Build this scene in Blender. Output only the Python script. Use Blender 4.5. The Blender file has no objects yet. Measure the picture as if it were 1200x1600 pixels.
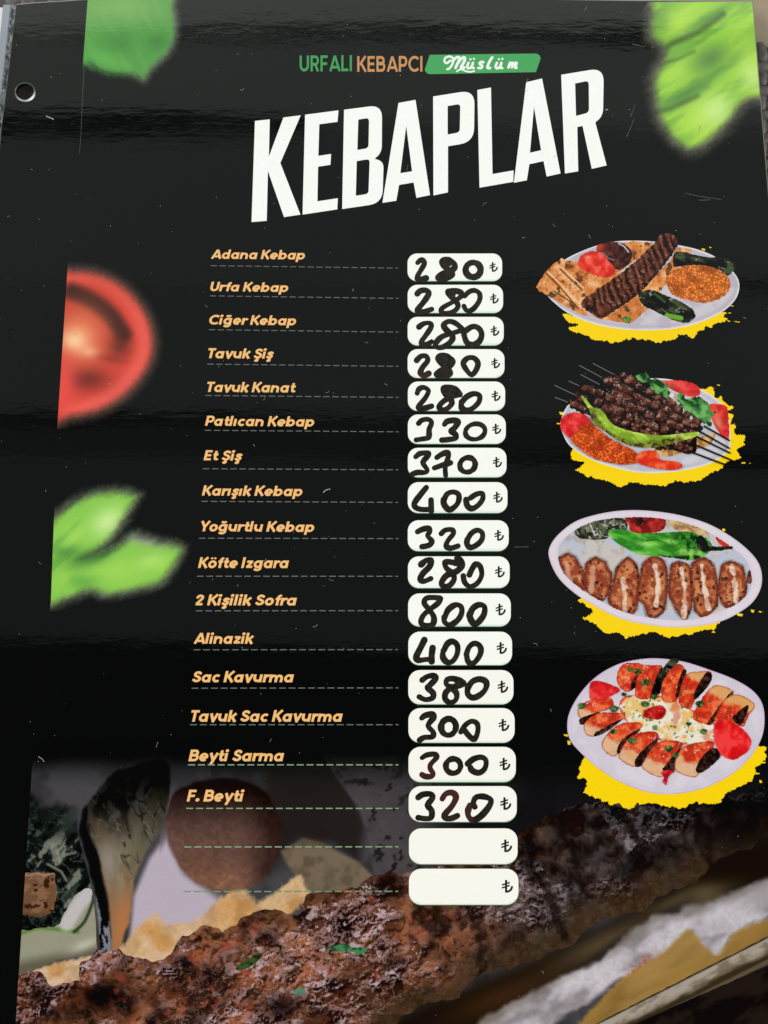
import bpy, math, random
import numpy as np
from mathutils import Vector
from mathutils.geometry import delaunay_2d_cdt

scene = bpy.context.scene
COL = scene.collection
rng = np.random.default_rng(7)
random.seed(7)

# ------------------------------------------------------------------ camera
FPX = 1250.0                       # focal length for a frame 1200 x 1600
TILT = math.radians(9.2)
DIST = 0.228
ZP = 0.0042                        # height of the printed face above the table
cam_d = bpy.data.cameras.new('camera')
cam = bpy.data.objects.new('camera', cam_d)
COL.objects.link(cam)
CAM = np.array([0.0, -DIST * math.sin(TILT), ZP + DIST * math.cos(TILT)])
cam.location = CAM
cam.rotation_euler = (TILT, 0, 0)
cam_d.sensor_width = 36.0
cam_d.lens = 36.0 * FPX / 1600.0
cam_d.clip_start = 0.005
cam_d.clip_end = 50
scene.camera = cam

def plane(P, z=ZP):
    """frame coordinates (1200 x 1600) of the photograph -> x, y on the level z"""
    P = np.asarray(P, float).reshape(-1, 2)
    a = (P[:, 0] - 600) / FPX
    b = (800 - P[:, 1]) / FPX
    c, s = math.cos(TILT), math.sin(TILT)
    dx, dy, dz = a, b * c + s, b * s - c
    t = (z - CAM[2]) / dz
    return np.stack([CAM[0] + dx * t, CAM[1] + dy * t], 1)

# ------------------------------------------------------------------ world and lamps
w = bpy.data.worlds.new('World')
scene.world = w
w.use_nodes = True
w.node_tree.nodes['Background'].inputs[0].default_value = (0.9, 0.97, 1.0, 1)
w.node_tree.nodes['Background'].inputs[1].default_value = 0.03
scene.view_settings.view_transform = 'Standard'
scene.view_settings.look = 'None'
scene.view_settings.gamma = 1
scene.view_settings.exposure = 0
scene.view_settings.use_curve_mapping = False
scene.render.engine = 'CYCLES'
scene.render.resolution_x = 768
scene.render.resolution_y = 1024

def area(name, loc, target, sx, sy, radiance, col=(1, 1, 1)):
    l = bpy.data.lights.new(name, 'AREA')
    l.shape = 'RECTANGLE'; l.size = sx; l.size_y = sy
    l.energy = radiance * math.pi * sx * sy
    l.color = col
    o = bpy.data.objects.new(name, l); COL.objects.link(o)
    o.location = loc
    d = Vector(target) - Vector(loc)
    o.rotation_euler = d.to_track_quat('-Z', 'Y').to_euler()
    return o

HC = 1.6
def ceil_y(v):                      # where the gloss at frame height v looks at the ceiling level
    y = plane([[600, v]])[0, 1]
    return y + (HC - ZP) * math.tan(TILT + math.atan((800 - v) / FPX))
def skylight(name, v0, v1, rad, col=(1, 1, 1), x0=-1.5, x1=1.5, rot=0):
    ya, yb = ceil_y(v1), ceil_y(v0)
    l = area(name, (0.5 * (x0 + x1), 0.5 * (ya + yb), HC), (0.5 * (x0 + x1), 0.5 * (ya + yb), 0), x1 - x0, yb - ya, rad, col)
    l.rotation_euler = (0, 0, math.radians(rot))
skylight('terrace_opening_far', -260, 44, 0.98, (0.95, 1.0, 0.93), rot=.5)
skylight('terrace_opening', 62, 186, 0.50, (0.94, 1.0, 0.95), rot=-.8)
skylight('gap_filler_panel', 186, 209, 0.38, (0.94, 1.0, 0.95), x0=-.16, x1=1.5)  # filler lamp added to close the dark reflected gap towards the right
skylight('terrace_opening_mid', 209, 440, 0.32, (0.89, 1.0, 0.94))
skylight('terrace_opening_near', 440, 652, 0.27, (0.88, 1.0, 0.94), rot=-1.2)
skylight('dim_band_panel', 660, 712, 0.09, (0.92, 1.0, 0.97))  # dim overhead lamp added to lift the dark band in the gloss
skylight('overhead_glow', 718, 1012, 0.16, (0.90, 1.0, 0.95), rot=-1.5)
skylight('overhead_glint', 955, 992, 0.34, (1.0, 0.98, 0.97), x0=-.62, x1=-.40)
area('window_left', (-2.7, 0.5, 1.25), (0, 0, 0), 2.2, 1.7, 9.3, (1.0, 1.0, 0.985))
area('fill_right', (2.5, 0.2, 1.4), (0, 0, 0), 2.0, 1.6, 6.2, (1.0, 0.995, 0.975))  # unseen fill lamp added on the right
area('fill_back', (0.3, -2.2, 1.7), (0, 0, 0), 2.6, 1.4, 3.3, (1.0, 0.985, 0.96))  # unseen fill lamp added behind the camera

# ------------------------------------------------------------------ small maths
def lin(c):
    c = np.asarray(c, float) / 255.0
    return np.where(c <= 0.04045, c / 12.92, ((c + 0.055) / 1.055) ** 2.4)
INK = np.array([4, 4.5, 4.2])
def ink(c):
    """photographed colour -> pigment (gloss taken off)"""
    return np.clip((lin(c) - 0.008) * 0.90, 0.0011, 0.9)

def sstep(a, b, x):
    t = np.clip((x - a) / (b - a + 1e-9), 0, 1)
    return t * t * (3 - 2 * t)

def _hash(ix, iy, seed):
    h = (ix.astype(np.int64) * 374761393 + iy.astype(np.int64) * 668265263 + seed * 1442695041) & 0xffffffff
    h = ((h ^ (h >> 13)) * 1274126177) & 0xffffffff
    h = (h ^ (h >> 16)) & 0xffffffff
    return h / 4294967295.0

def vnoise(Q, sc, seed=0):
    x, y = Q[:, 0] / sc, Q[:, 1] / sc
    ix, iy = np.floor(x), np.floor(y)
    fx, fy = x - ix, y - iy
    fx = fx * fx * (3 - 2 * fx); fy = fy * fy * (3 - 2 * fy)
    a = _hash(ix, iy, seed); b = _hash(ix + 1, iy, seed)
    c = _hash(ix, iy + 1, seed); d = _hash(ix + 1, iy + 1, seed)
    return (a * (1 - fx) + b * fx) * (1 - fy) + (c * (1 - fx) + d * fx) * fy

def fbm(Q, sc, seed=0, octv=4, ang=0, ratio=1.0, warp=0):
    Q = np.asarray(Q, float)
    c, s = math.cos(math.radians(ang)), math.sin(math.radians(ang))
    R = np.stack([(Q[:, 0] * c + Q[:, 1] * s) / ratio, -Q[:, 0] * s + Q[:, 1] * c], 1)
    if warp:
        R = R + warp * np.stack([vnoise(R, sc * 1.3, seed + 51) - .5, vnoise(R, sc * 1.3, seed + 52) - .5], 1)
    v = 0; amp = 1; tot = 0
    for k in range(octv):
        v = v + amp * vnoise(R + 17.3 * k, sc / 2 ** k, seed + k); tot += amp; amp *= 0.55
    v = v / tot
    return np.clip((v - 0.5) * 1.6 + 0.5, 0, 1)

def worley(Q, sc, seed=0, ang=0, ratio=1.0):
    c, s = math.cos(math.radians(ang)), math.sin(math.radians(ang))
    R = np.stack([(Q[:, 0] * c + Q[:, 1] * s) / ratio, -Q[:, 0] * s + Q[:, 1] * c], 1) / sc
    I = np.floor(R)
    d1 = np.full(len(R), 9.0); d2 = np.full(len(R), 9.0); idv = np.zeros(len(R))
    for i in (-1, 0, 1):
        for j in (-1, 0, 1):
            cx, cy = I[:, 0] + i, I[:, 1] + j
            px = cx + _hash(cx, cy, seed); py = cy + _hash(cx, cy, seed + 9)
            d = np.hypot(R[:, 0] - px, R[:, 1] - py)
            nb = d < d1
            d2 = np.where(nb, d1, np.minimum(d2, d))
            idv = np.where(nb, _hash(cx, cy, seed + 21), idv)
            d1 = np.where(nb, d, d1)
    return d1, d2, idv

def inside(P, loop):
    P = np.asarray(P, float); L = np.asarray(loop, float)
    r = np.zeros(len(P), bool)
    x, y = P[:, 0], P[:, 1]
    for (x0, y0), (x1, y1) in zip(L, np.roll(L, -1, 0)):
        if y0 == y1: continue
        k = ((y0 > y) != (y1 > y)) & (x < (x1 - x0) * (y - y0) / (y1 - y0) + x0)
        r ^= k
    return r

def dline(P, pts, closed=False):
    P = np.asarray(P, float); L = np.asarray(pts, float)
    if closed: L = np.vstack([L, L[:1]])
    d = np.full(len(P), 1e9)
    for a, b in zip(L[:-1], L[1:]):
        ab = b - a
        t = np.clip(((P - a) @ ab) / (ab @ ab + 1e-12), 0, 1)
        d = np.minimum(d, np.hypot(*(P - (a + t[:, None] * ab)).T))
    return d

def sdf(P, loop):
    d = dline(P, loop, True)
    return np.where(inside(P, loop), -d, d)

def smooth(pts, n=5, closed=True):
    P = np.asarray(pts, float); m = len(P); out = []
    rngi = range(m if closed else m - 1)
    for i in rngi:
        if closed:
            p0, p1, p2, p3 = P[i - 1], P[i], P[(i + 1) % m], P[(i + 2) % m]
        else:
            p0, p1, p2, p3 = P[max(i - 1, 0)], P[i], P[i + 1], P[min(i + 2, m - 1)]
        for k in range(n):
            t = k / n
            out.append(0.5 * (2 * p1 + (p2 - p0) * t + (2 * p0 - 5 * p1 + 4 * p2 - p3) * t * t + (3 * p1 - p0 - 3 * p2 + p3) * t ** 3))
    if not closed: out.append(P[-1])
    return np.array(out)

def rough_edge(loop, step, amp, seed, sc=6):
    """re-sample a closed outline and shake it with noise"""
    L = np.asarray(loop, float); L2 = np.vstack([L, L[:1]])
    seg = np.hypot(*np.diff(L2, axis=0).T); s = np.concatenate([[0], np.cumsum(seg)])
    t = np.linspace(0, s[-1], max(8, int(s[-1] / step)), endpoint=False)
    P = np.stack([np.interp(t, s, L2[:, 0]), np.interp(t, s, L2[:, 1])], 1)
    T = np.roll(P, -1, 0) - np.roll(P, 1, 0)
    N = np.stack([T[:, 1], -T[:, 0]], 1) / (np.hypot(*T.T)[:, None] + 1e-9)
    k = (fbm(P, sc, seed, 3) - .5) * 2 * amp
    return P + N * k[:, None]

# ------------------------------------------------------------------ meshes
def link(name, me, parent=None):
    o = bpy.data.objects.new(name, me); COL.objects.link(o)
    if parent is not None: o.parent = parent
    return o

def raw(name, co, faces, mat, parent=None, cols=None, smooth_shade=False):
    me = bpy.data.meshes.new(name)
    me.from_pydata([tuple(c) for c in co], [], [tuple(f) for f in faces])
    if cols is not None:
        at = me.color_attributes.new('ink', 'FLOAT_COLOR', 'POINT')
        buf = np.ones((len(co), 4)); buf[:, :3] = cols
        at.data.foreach_set('color', buf.ravel().astype(np.float32))
    if smooth_shade:
        me.polygons.foreach_set('use_smooth', [True] * len(me.polygons))
    me.materials.append(mat)
    me.update()
    return link(name, me, parent)

def fill(outers, holes=(), pitch=None):
    """triangulate the union of the outers minus the holes; optional inner points"""
    V = []; E = []
    loops = [np.asarray(l, float) for l in list(outers) + list(holes)]
    for l in loops:
        b = len(V); n = len(l)
        V += [Vector((p[0], p[1])) for p in l]
        E += [(b + i, b + (i + 1) % n) for i in range(n)]
    if pitch:
        A = np.vstack(loops); lo, hi = A.min(0), A.max(0)
        ys = np.arange(lo[1], hi[1], pitch * .9); pts = []
        for k, y in enumerate(ys):
            xs = np.arange(lo[0] + (k % 2) * pitch / 2, hi[0], pitch)
            pts.append(np.stack([xs, np.full(len(xs), y)], 1))
        G = np.vstack(pts)
        ok = np.zeros(len(G), bool)
        for l in loops[:len(outers)]: ok |= inside(G, l)
        for l in loops[len(outers):]: ok &= ~inside(G, l)
        for l in loops:
            ok &= dline(G, l, True) > pitch * .4 if len(l) < 400 else ok
        V += [Vector((p[0], p[1])) for p in G[ok]]
    vo, eo, fo, *_ = delaunay_2d_cdt(V, E, [], 0, 1e-5)
    VO = np.array([(v[0], v[1]) for v in vo])
    FO = np.array([f for f in fo if len(f) == 3])
    if len(FO) == 0: return VO, FO
    C = VO[FO].mean(1)
    ok = np.zeros(len(C), bool)
    for l in loops[:len(outers)]:
        lo, hi = l.min(0), l.max(0)
        m = np.where((C[:, 0] >= lo[0]) & (C[:, 0] <= hi[0]) & (C[:, 1] >= lo[1]) & (C[:, 1] <= hi[1]) & ~ok)[0]
        if len(m): ok[m] |= inside(C[m], l)
    for l in loops[len(outers):]: ok &= ~inside(C, l)
    return VO, FO[ok]

STEP = 5e-6
def flat(name, V, F, level, mat, parent, col):
    """a printed shape on the page: V in frame coordinates, col one colour or one per vertex"""
    F = np.asarray(F)
    used, inv = np.unique(F.ravel(), return_inverse=True)
    V = V[used]; F = inv.reshape(F.shape)
    if callable(col): col = col(V)
    col = np.asarray(col, float)
    if col.ndim == 1: col = np.tile(col, (len(V), 1))
    xy = plane(V)
    # faces must look up
    a, b, c = xy[F[:, 0]], xy[F[:, 1]], xy[F[:, 2]]
    cr = (b[:, 0] - a[:, 0]) * (c[:, 1] - a[:, 1]) - (b[:, 1] - a[:, 1]) * (c[:, 0] - a[:, 0])
    F = np.where((cr < 0)[:, None], F[:, ::-1], F)
    co = np.column_stack([xy, np.full(len(xy), LOCAL_TOP + level * STEP)])
    return raw(name, co, F, mat, parent, ink(col))

def stroke(pts, hw, closed=False, caps=False, nd=10, wob=0, seed=0):
    """polygons whose union is a pen stroke of half-width hw"""
    P = np.asarray(pts, float)
    if closed: P = np.vstack([P, P[:1]])
    polys = []
    W = np.full(len(P), float(hw))
    if wob: W = W * (1 + wob * 2 * (fbm(np.stack([np.arange(len(P)) * 1., np.full(len(P), seed * 7.7)], 1), 4, seed, 2) - .5))
    for k, (a, b) in enumerate(zip(P[:-1], P[1:])):
        d = b - a; L = math.hypot(*d)
        if L < 1e-9: continue
        n = np.array([-d[1], d[0]]) / L
        polys.append(np.array([a + n * W[k], b + n * W[k + 1], b - n * W[k + 1], a - n * W[k]]))
    rngp = range(len(P)) if (caps or closed) else range(1, len(P) - 1)
    t = np.linspace(0, 2 * math.pi, nd, endpoint=False) + .13
    for i in rngp:
        polys.append(P[i] + W[i] * np.stack([np.cos(t), np.sin(t)], 1))
    return polys

def disc(x, y, r, n=12, ry=None):
    t = np.linspace(0, 2 * math.pi, n, endpoint=False)
    return np.stack([x + r * np.cos(t), y + (ry or r) * np.sin(t)], 1)

def merge(parts):
    Vs = []; Fs = []; n = 0
    for V, F in parts:
        if len(F) == 0: continue
        Vs.append(V); Fs.append(np.asarray(F) + n); n += len(V)
    return np.vstack(Vs), np.vstack(Fs)

# ------------------------------------------------------------------ materials
def new_mat(name):
    m = bpy.data.materials.new(name); m.use_nodes = True
    nt = m.node_tree
    return m, nt, nt.nodes['Principled BSDF']

def N(nt, t, **kw):
    n = nt.nodes.new(t)
    for k, v in kw.items(): setattr(n, k, v)
    return n

def film_bump(nt, bs, amount=1.0):
    """the slightly wavy film over the page, the same waves for every print under it"""
    tc = N(nt, 'ShaderNodeTexCoord')
    mp = N(nt, 'ShaderNodeMapping'); mp.inputs['Scale'].default_value = (0.30, 1.0, 1.0)
    nt.links.new(tc.outputs['Object'], mp.inputs['Vector'])
    n1 = N(nt, 'ShaderNodeTexNoise'); n1.inputs['Scale'].default_value = 480; n1.inputs['Detail'].default_value = 4
    n2 = N(nt, 'ShaderNodeTexNoise'); n2.inputs['Scale'].default_value = 38; n2.inputs['Detail'].default_value = 2
    for n in (n1, n2): nt.links.new(mp.outputs[0], n.inputs['Vector'])
    b2 = N(nt, 'ShaderNodeBump'); b2.inputs['Strength'].default_value = 1.0
    b2.inputs['Distance'].default_value = 0.000075 * amount
    b1 = N(nt, 'ShaderNodeBump'); b1.inputs['Strength'].default_value = 1.0
    b1.inputs['Distance'].default_value = 0.000016 * amount
    nt.links.new(n2.outputs['Fac'], b2.inputs['Height'])
    nt.links.new(n1.outputs['Fac'], b1.inputs['Height'])
    nt.links.new(b2.outputs[0], b1.inputs['Normal'])
    nt.links.new(b1.outputs[0], bs.inputs['Normal'])
    return tc

def print_material():
    m, nt, bs = new_mat('laminated_print')
    at = N(nt, 'ShaderNodeVertexColor', layer_name='ink')
    tc = film_bump(nt, bs)
    g = N(nt, 'ShaderNodeTexNoise'); g.inputs['Scale'].default_value = 5200; g.inputs['Detail'].default_value = 1
    nt.links.new(tc.outputs['Object'], g.inputs['Vector'])
    mr = N(nt, 'ShaderNodeMapRange'); mr.inputs['From Min'].default_value = .25; mr.inputs['From Max'].default_value = .75
    mr.inputs['To Min'].default_value = 0.93; mr.inputs['To Max'].default_value = 1.05
    nt.links.new(g.outputs['Fac'], mr.inputs['Value'])
    mx = N(nt, 'ShaderNodeVectorMath', operation='SCALE')
    nt.links.new(at.outputs['Color'], mx.inputs[0]); nt.links.new(mr.outputs[0], mx.inputs['Scale'])
    nt.links.new(mx.outputs[0], bs.inputs['Base Color'])
    r = N(nt, 'ShaderNodeTexNoise'); r.inputs['Scale'].default_value = 60; r.inputs['Detail'].default_value = 4
    nt.links.new(tc.outputs['Object'], r.inputs['Vector'])
    rr = N(nt, 'ShaderNodeMapRange'); rr.inputs['To Min'].default_value = 0.025; rr.inputs['To Max'].default_value = 0.07
    nt.links.new(r.outputs['Fac'], rr.inputs['Value']); nt.links.new(rr.outputs[0], bs.inputs['Roughness'])
    bs.inputs['IOR'].default_value = 1.5
    return m

def marker_material():
    m, nt, bs = new_mat('marker_ink')
    at = N(nt, 'ShaderNodeVertexColor', layer_name='ink')
    nt.links.new(at.outputs['Color'], bs.inputs['Base Color'])
    film_bump(nt, bs, 1.3)
    bs.inputs['Roughness'].default_value = 0.28
    return m

def plain(name, col, rough, col2=None, scale=200, bump=0, detail=4):
    m, nt, bs = new_mat(name)
    tc = N(nt, 'ShaderNodeTexCoord')
    n = N(nt, 'ShaderNodeTexNoise'); n.inputs['Scale'].default_value = scale; n.inputs['Detail'].default_value = detail
    nt.links.new(tc.outputs['Object'], n.inputs['Vector'])
    cr = N(nt, 'ShaderNodeValToRGB')
    cr.color_ramp.elements[0].color = (*(col2 or col), 1); cr.color_ramp.elements[1].color = (*col, 1)
    cr.color_ramp.elements[0].position = .3; cr.color_ramp.elements[1].position = .7
    nt.links.new(n.outputs['Fac'], cr.inputs['Fac']); nt.links.new(cr.outputs[0], bs.inputs['Base Color'])
    bs.inputs['Roughness'].default_value = rough
    if bump:
        b = N(nt, 'ShaderNodeBump'); b.inputs['Distance'].default_value = bump
        nt.links.new(n.outputs['Fac'], b.inputs['Height']); nt.links.new(b.outputs[0], bs.inputs['Normal'])
    return m

M_PRINT = print_material()
M_MARK = marker_material()
M_PAPER = plain('white_paper_core', (.80, .80, .78), .7, (.72, .72, .71), 900)
M_TABLE = plain('beige_table', (.33, .27, .19), .45, (.27, .215, .145), 60, 2e-5)
M_WEAVE = plain('woven_strand', (.125, .107, .098), .55, (.04, .034, .034), 420, 8e-5)
M_DUST = plain('pale_dust', (.42, .42, .41), .8, (.2, .2, .2), 800)
M_SHEET = plain('white_sheet', (.84, .85, .88), .35, (.80, .81, .85), 80)

def tag(o, label=None, cat=None, kind=None, group=None):
    if label: o['label'] = label
    if cat: o['category'] = cat
    if kind: o['kind'] = kind
    if group: o['group'] = group
    return o

# ------------------------------------------------------------------ the table and what lies on it
def box_mesh(name, x0, x1, y0, y1, z0, z1, mat):
    co = [(x0, y0, z0), (x1, y0, z0), (x1, y1, z0), (x0, y1, z0), (x0, y0, z1), (x1, y0, z1), (x1, y1, z1), (x0, y1, z1)]
    fs = [(3, 2, 1, 0), (4, 5, 6, 7), (0, 1, 5, 4), (1, 2, 6, 5), (2, 3, 7, 6), (3, 0, 4, 7)]
    return raw(name, co, fs, mat)
tb = box_mesh('table_top', -.45, .45, -.45, .5, -.03, 0.0, M_TABLE)
tag(tb, kind='structure')

# woven mat under the page: short fat strands over and under one another
def weave():
    rot = math.radians(-4.6)
    cr, sr = math.cos(rot), math.sin(rot)
    p = 0.0042; L = p * 1.9
    ux = np.linspace(-1, 1, 7); th = np.linspace(0, math.pi, 6)
    base = []
    for u in ux:
        r = 0.46 * p * (1 - 0.55 * abs(u) ** 3)
        for t in th:
            base.append((u * L / 2, r * math.cos(t), 0.0009 * math.sin(t) * (1 - 0.75 * u * u)))
    base = np.array(base)
    fq = [(i * 6 + j, i * 6 + j + 1, (i + 1) * 6 + j + 1, (i + 1) * 6 + j) for i in range(6) for j in range(5)]
    cor = plane([[1190, 84]], 0.002)[0]
    page = plane(np.array([[12, 60], [1140, 60], [1240, 1640], [-120, 1640]]))
    co = []; fs = []; n = 0
    for i in range(-84, 12):
        for j in range(-92, 1):
            x, y = i * p, j * p
            b = base.copy()
            ang = 0 if (i + j) % 2 else math.pi / 2
            ang += random.gauss(0, .09)
            c, s = math.cos(ang), math.sin(ang)
            k = 1 + random.gauss(0, .07)
            X = (b[:, 0] * c - b[:, 1] * s) * k + x + random.gauss(0, .0001)
            Y = (b[:, 0] * s + b[:, 1] * c) * k + y
            W = np.stack([cor[0] + X * cr - Y * sr, cor[1] + X * sr + Y * cr], 1)
            if inside(W[20:21], page)[0]: continue
            co.append(np.column_stack([W, b[:, 2] + .0018])); fs += [tuple(q + n for q in f) for f in fq]; n += len(b)
    # backing under the strands
    q = np.array([[-84.5, -92.5], [11.5, -92.5], [11.5, .6], [-84.5, .6]]) * p
    W = np.stack([cor[0] + q[:, 0] * cr - q[:, 1] * sr, cor[1] + q[:, 0] * sr + q[:, 1] * cr], 1)
    return np.vstack(co), fs, W
wc, wf, wq = weave()
mat_o = bpy.data.objects.new('placemat', None); COL.objects.link(mat_o)
tag(mat_o, 'dark woven mat with braided strands lying under the black menu', 'placemat')
raw('woven_strands', wc, wf, M_WEAVE, mat_o, smooth_shade=True)
bk = np.vstack([np.column_stack([wq, np.full(4, .0002)]), np.column_stack([wq, np.full(4, .0019)])])
raw('backing', bk, [(3, 2, 1, 0), (4, 5, 6, 7), (0, 1, 5, 4), (1, 2, 6, 5), (2, 3, 7, 6), (3, 0, 4, 7)],
    plain('dark_backing', (.03, .027, .024), .8), mat_o)

# white sheet that shows past the left edge of the menu
def slab(name, loop, z0, z1, mat, parent=None):
    xy = plane(loop); n = len(xy)
    co = np.vstack([np.column_stack([xy, np.full(n, z0)]), np.column_stack([xy, np.full(n, z1)])])
    area2 = sum(xy[i][0] * xy[(i + 1) % n][1] - xy[(i + 1) % n][0] * xy[i][1] for i in range(n))
    order = list(range(n)) if area2 > 0 else list(range(n))[::-1]
    fs = [tuple(order[::-1]), tuple(n + i for i in order)]
    for a, b in zip(order, order[1:] + order[:1]): fs.append((a, b, n + b, n + a))
    return raw(name, co, fs, mat, parent)
MAT_TOP = 0.0029
sh = slab('paper_sheet', [(-70, 8), (22, 8), (2, 190), (-30, 560), (-160, 560)], MAT_TOP, MAT_TOP + .00035, M_SHEET)
tag(sh, 'white sheet peeking out from under the top left corner of the menu', 'paper')
BASE = MAT_TOP + .0004

# ------------------------------------------------------------------ the menu page
menu = bpy.data.objects.new('menu_page', None); COL.objects.link(menu)
menu.location = (0, 0, BASE)
tag(menu, 'glossy black laminated kebab menu page with price boxes filled in by hand in marker', 'menu')
LOCAL_TOP = ZP - BASE

BLACK = np.array([23, 24.5, 23.5])
OUT = np.array([(25, 7), (60, 4), (100, 1.6), (160, -1.5), (400, -5), (700, -4), (900, -.5), (1040, 1.2), (1176, 2.5),
                (1184, 100), (1192, 200), (1199, 285), (1222, 560), (1260, 1000), (1322, 1720), (-118, 1720), (-62, 1000), (-25, 520), (2, 200), (14, 105)])
HOLE = disc(39, 143.5, 14.6, 40, 13.4)

def sheet():
    V, F = fill([OUT], [HOLE], 26)
    used, inv = np.unique(F.ravel(), return_inverse=True)
    V = V[used]; F = inv.reshape(F.shape)
    xy = plane(V); n = len(V)
    a, b, c = xy[F[:, 0]], xy[F[:, 1]], xy[F[:, 2]]
    cr = (b[:, 0] - a[:, 0]) * (c[:, 1] - a[:, 1]) - (b[:, 1] - a[:, 1]) * (c[:, 0] - a[:, 0])
    F = np.where((cr < 0)[:, None], F[:, ::-1], F)
    co = np.vstack([np.column_stack([xy, np.full(n, LOCAL_TOP)]), np.column_stack([xy, np.zeros(n)])])
    faces = [tuple(f) for f in F] + [tuple(f[::-1] + n) for f in F]
    cnt = {}
    for f in F:
        for i in range(3):
            cnt[(f[i], f[(i + 1) % 3])] = 1
    for (i, j) in list(cnt):
        if (j, i) not in cnt: faces.append((j, i, i + n, j + n))
    return raw('laminated_sheet', co, faces, M_PRINT, menu, np.tile(ink(BLACK), (2 * n, 1)))
sheet_o = sheet()

# cut lip round the punched hole, its glints painted in, and the cut edges
def ribbon(pts, hw_fn, closed=False):
    P = np.asarray(pts, float); m = len(P)
    nx = np.roll(P, -1, 0) - np.roll(P, 1, 0)
    if not closed:
        nx[0] = P[1] - P[0]; nx[-1] = P[-1] - P[-2]
    n = np.stack([-nx[:, 1], nx[:, 0]], 1) / (np.hypot(*nx.T)[:, None] + 1e-9)
    h = np.array([hw_fn(i / m) for i in range(m)])[:, None]
    V = np.vstack([P + n * h, P - n * h])
    F = []
    for i in range(m if closed else m - 1):
        j = (i + 1) % m
        F += [(i, j, m + i), (j, m + j, m + i)]
    return V, np.array(F)

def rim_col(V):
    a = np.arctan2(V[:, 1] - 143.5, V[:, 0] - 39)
    k = np.exp(-((a - 0.75) / 0.75) ** 2) + .55 * np.exp(-((a - 2.2) / .7) ** 2) + .25 * np.exp(-((a + 2.9) / .35) ** 2)  # bright crescents: light caught by the rim, painted into its colour
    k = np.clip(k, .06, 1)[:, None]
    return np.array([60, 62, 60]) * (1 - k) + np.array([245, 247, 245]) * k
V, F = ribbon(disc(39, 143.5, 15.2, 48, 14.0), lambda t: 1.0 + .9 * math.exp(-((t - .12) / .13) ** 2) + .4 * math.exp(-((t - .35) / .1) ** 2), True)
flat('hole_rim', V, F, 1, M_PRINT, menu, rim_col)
V, F = ribbon(smooth(OUT[0:9], 6, False), lambda t: .55)
flat('cut_edge', V, F, 1, M_PRINT, menu, np.array([150, 152, 148]))
V, F = ribbon(smooth(OUT[8:15], 6, False), lambda t: .55)
flat('cut_edge', V, F, 1, M_PRINT, menu, np.array([120, 122, 116]))

# clear film border outside the print on the left, with glue specks
film = np.array([(5, 7.5), (26, 6.5), (14.5, 105), (2.5, 200), (-25, 520), (-62, 1000), (-80, 1000), (-45, 520), (-14, 200), (-5, 105)])
def film_col(V):
    base = np.tile(np.array([150., 154., 164.]), (len(V), 1))
    n = fbm(V, 5, 4, 3)
    edge = np.interp(V[:, 1], [6, 105, 200, 520, 1000], [25, 14, 2, -25, -62])
    glue = sstep(9.5, 6, edge - V[:, 0])
    k = (glue * (0.55 + .45 * sstep(.35, .6, n)))[:, None]
    c = base * (1 - k) + np.array([48, 52, 50]) * k
    s = (glue * sstep(.62, .75, fbm(V, 3.2, 9, 2)))[:, None]
    return c * (1 - s) + np.array([135, 138, 136]) * s
V, F = fill([film], (), 1.6)
flat('film_border', V, F, 2, M_PRINT, menu, film_col)
V, F = ribbon([(131.5, 106), (129, 150), (126.5, 210), (124, 240)], lambda t: .35 * (1 - .5 * t))
flat('crease', V, F, 2, M_PRINT, menu, np.array([88, 92, 88]))

# ------------------------------------------------------------------ blurred leaves and tomato
def fringe(V, loop, outer, inner):
    return sstep(outer, -inner, sdf(V, loop))
def mixc(C, col, k):
    return C * (1 - k[:, None]) + np.asarray(col, float) * k[:, None]
def spot(V, x, y, rx, ry, ang=0):
    c, s = math.cos(math.radians(ang)), math.sin(math.radians(ang))
    dx, dy = V[:, 0] - x, V[:, 1] - y
    u, v = dx * c + dy * s, -dx * s + dy * c
    return np.exp(-((u / rx) ** 2 + (v / ry) ** 2))
def left_x(y): return np.interp(y, [0, 420, 660, 940, 1200, 1600, 1720], [137, 105.5, 90, 79.5, 50, 24.5, 17])
def right_x(y): return np.interp(y, [0, 100, 200, 285, 560, 1000, 1720], [1175.5, 1183.2, 1191.2, 1198.2, 1221, 1259, 1320])

def clip_x(loop):
    L = rough_edge(loop, 4, 0, 1)
    L[:, 0] = np.clip(L[:, 0], left_x(L[:, 1]), right_x(L[:, 1]))
    keep = [0]
    for i in range(1, len(L)):
        if np.hypot(*(L[i] - L[keep[-1]])) > .8: keep.append(i)
    return L[keep]

def leaf_a(V):
    C = np.tile(np.array([88., 158., 76.]), (len(V), 1))
    st = fbm(V, 9, 3, 3, 62, 5)
    C = mixc(C, (112, 172, 90), .5 * sstep(.3, 1., st))
    C = mixc(C, (62, 122, 58), .6 * sstep(.5, .1, fbm(V, 26, 8, 3, 62, 2.2)))
    C = mixc(C, (132, 180, 98), .8 * spot(V, 190, 10, 70, 26))  # paler top: reflection on the film painted into the leaf colour
    C = mixc(C, (70, 130, 66), .7 * spot(V, 245, 66, 16, 14) + .5 * spot(V, 188, 66, 24, 18))
    C = mixc(C, (104, 186, 84), .6 * spot(V, 165, 92, 30, 12, 20))
    k = sstep(1.2, .2, dline(V, [(136, 96), (165, 112), (180, 118)])); C = mixc(C, (40, 80, 40), .6 * k)
    s = sdf(V, LA)
    C = mixc(C, (112, 116, 104), sstep(-16, 3, s) * sstep(190, 240, V[:, 0]))
    return mixc(np.tile(BLACK, (len(V), 1)), C, sstep(8, -12, s + 4 * (vnoise(V, 2.5, 2) - .5)))
LA = smooth([(100, -40), (100, 96), (132, 104), (165, 116), (205, 120), (226, 130), (240, 112), (268, 84), (280, 50), (276, 10), (268, -40)], 4)
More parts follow.
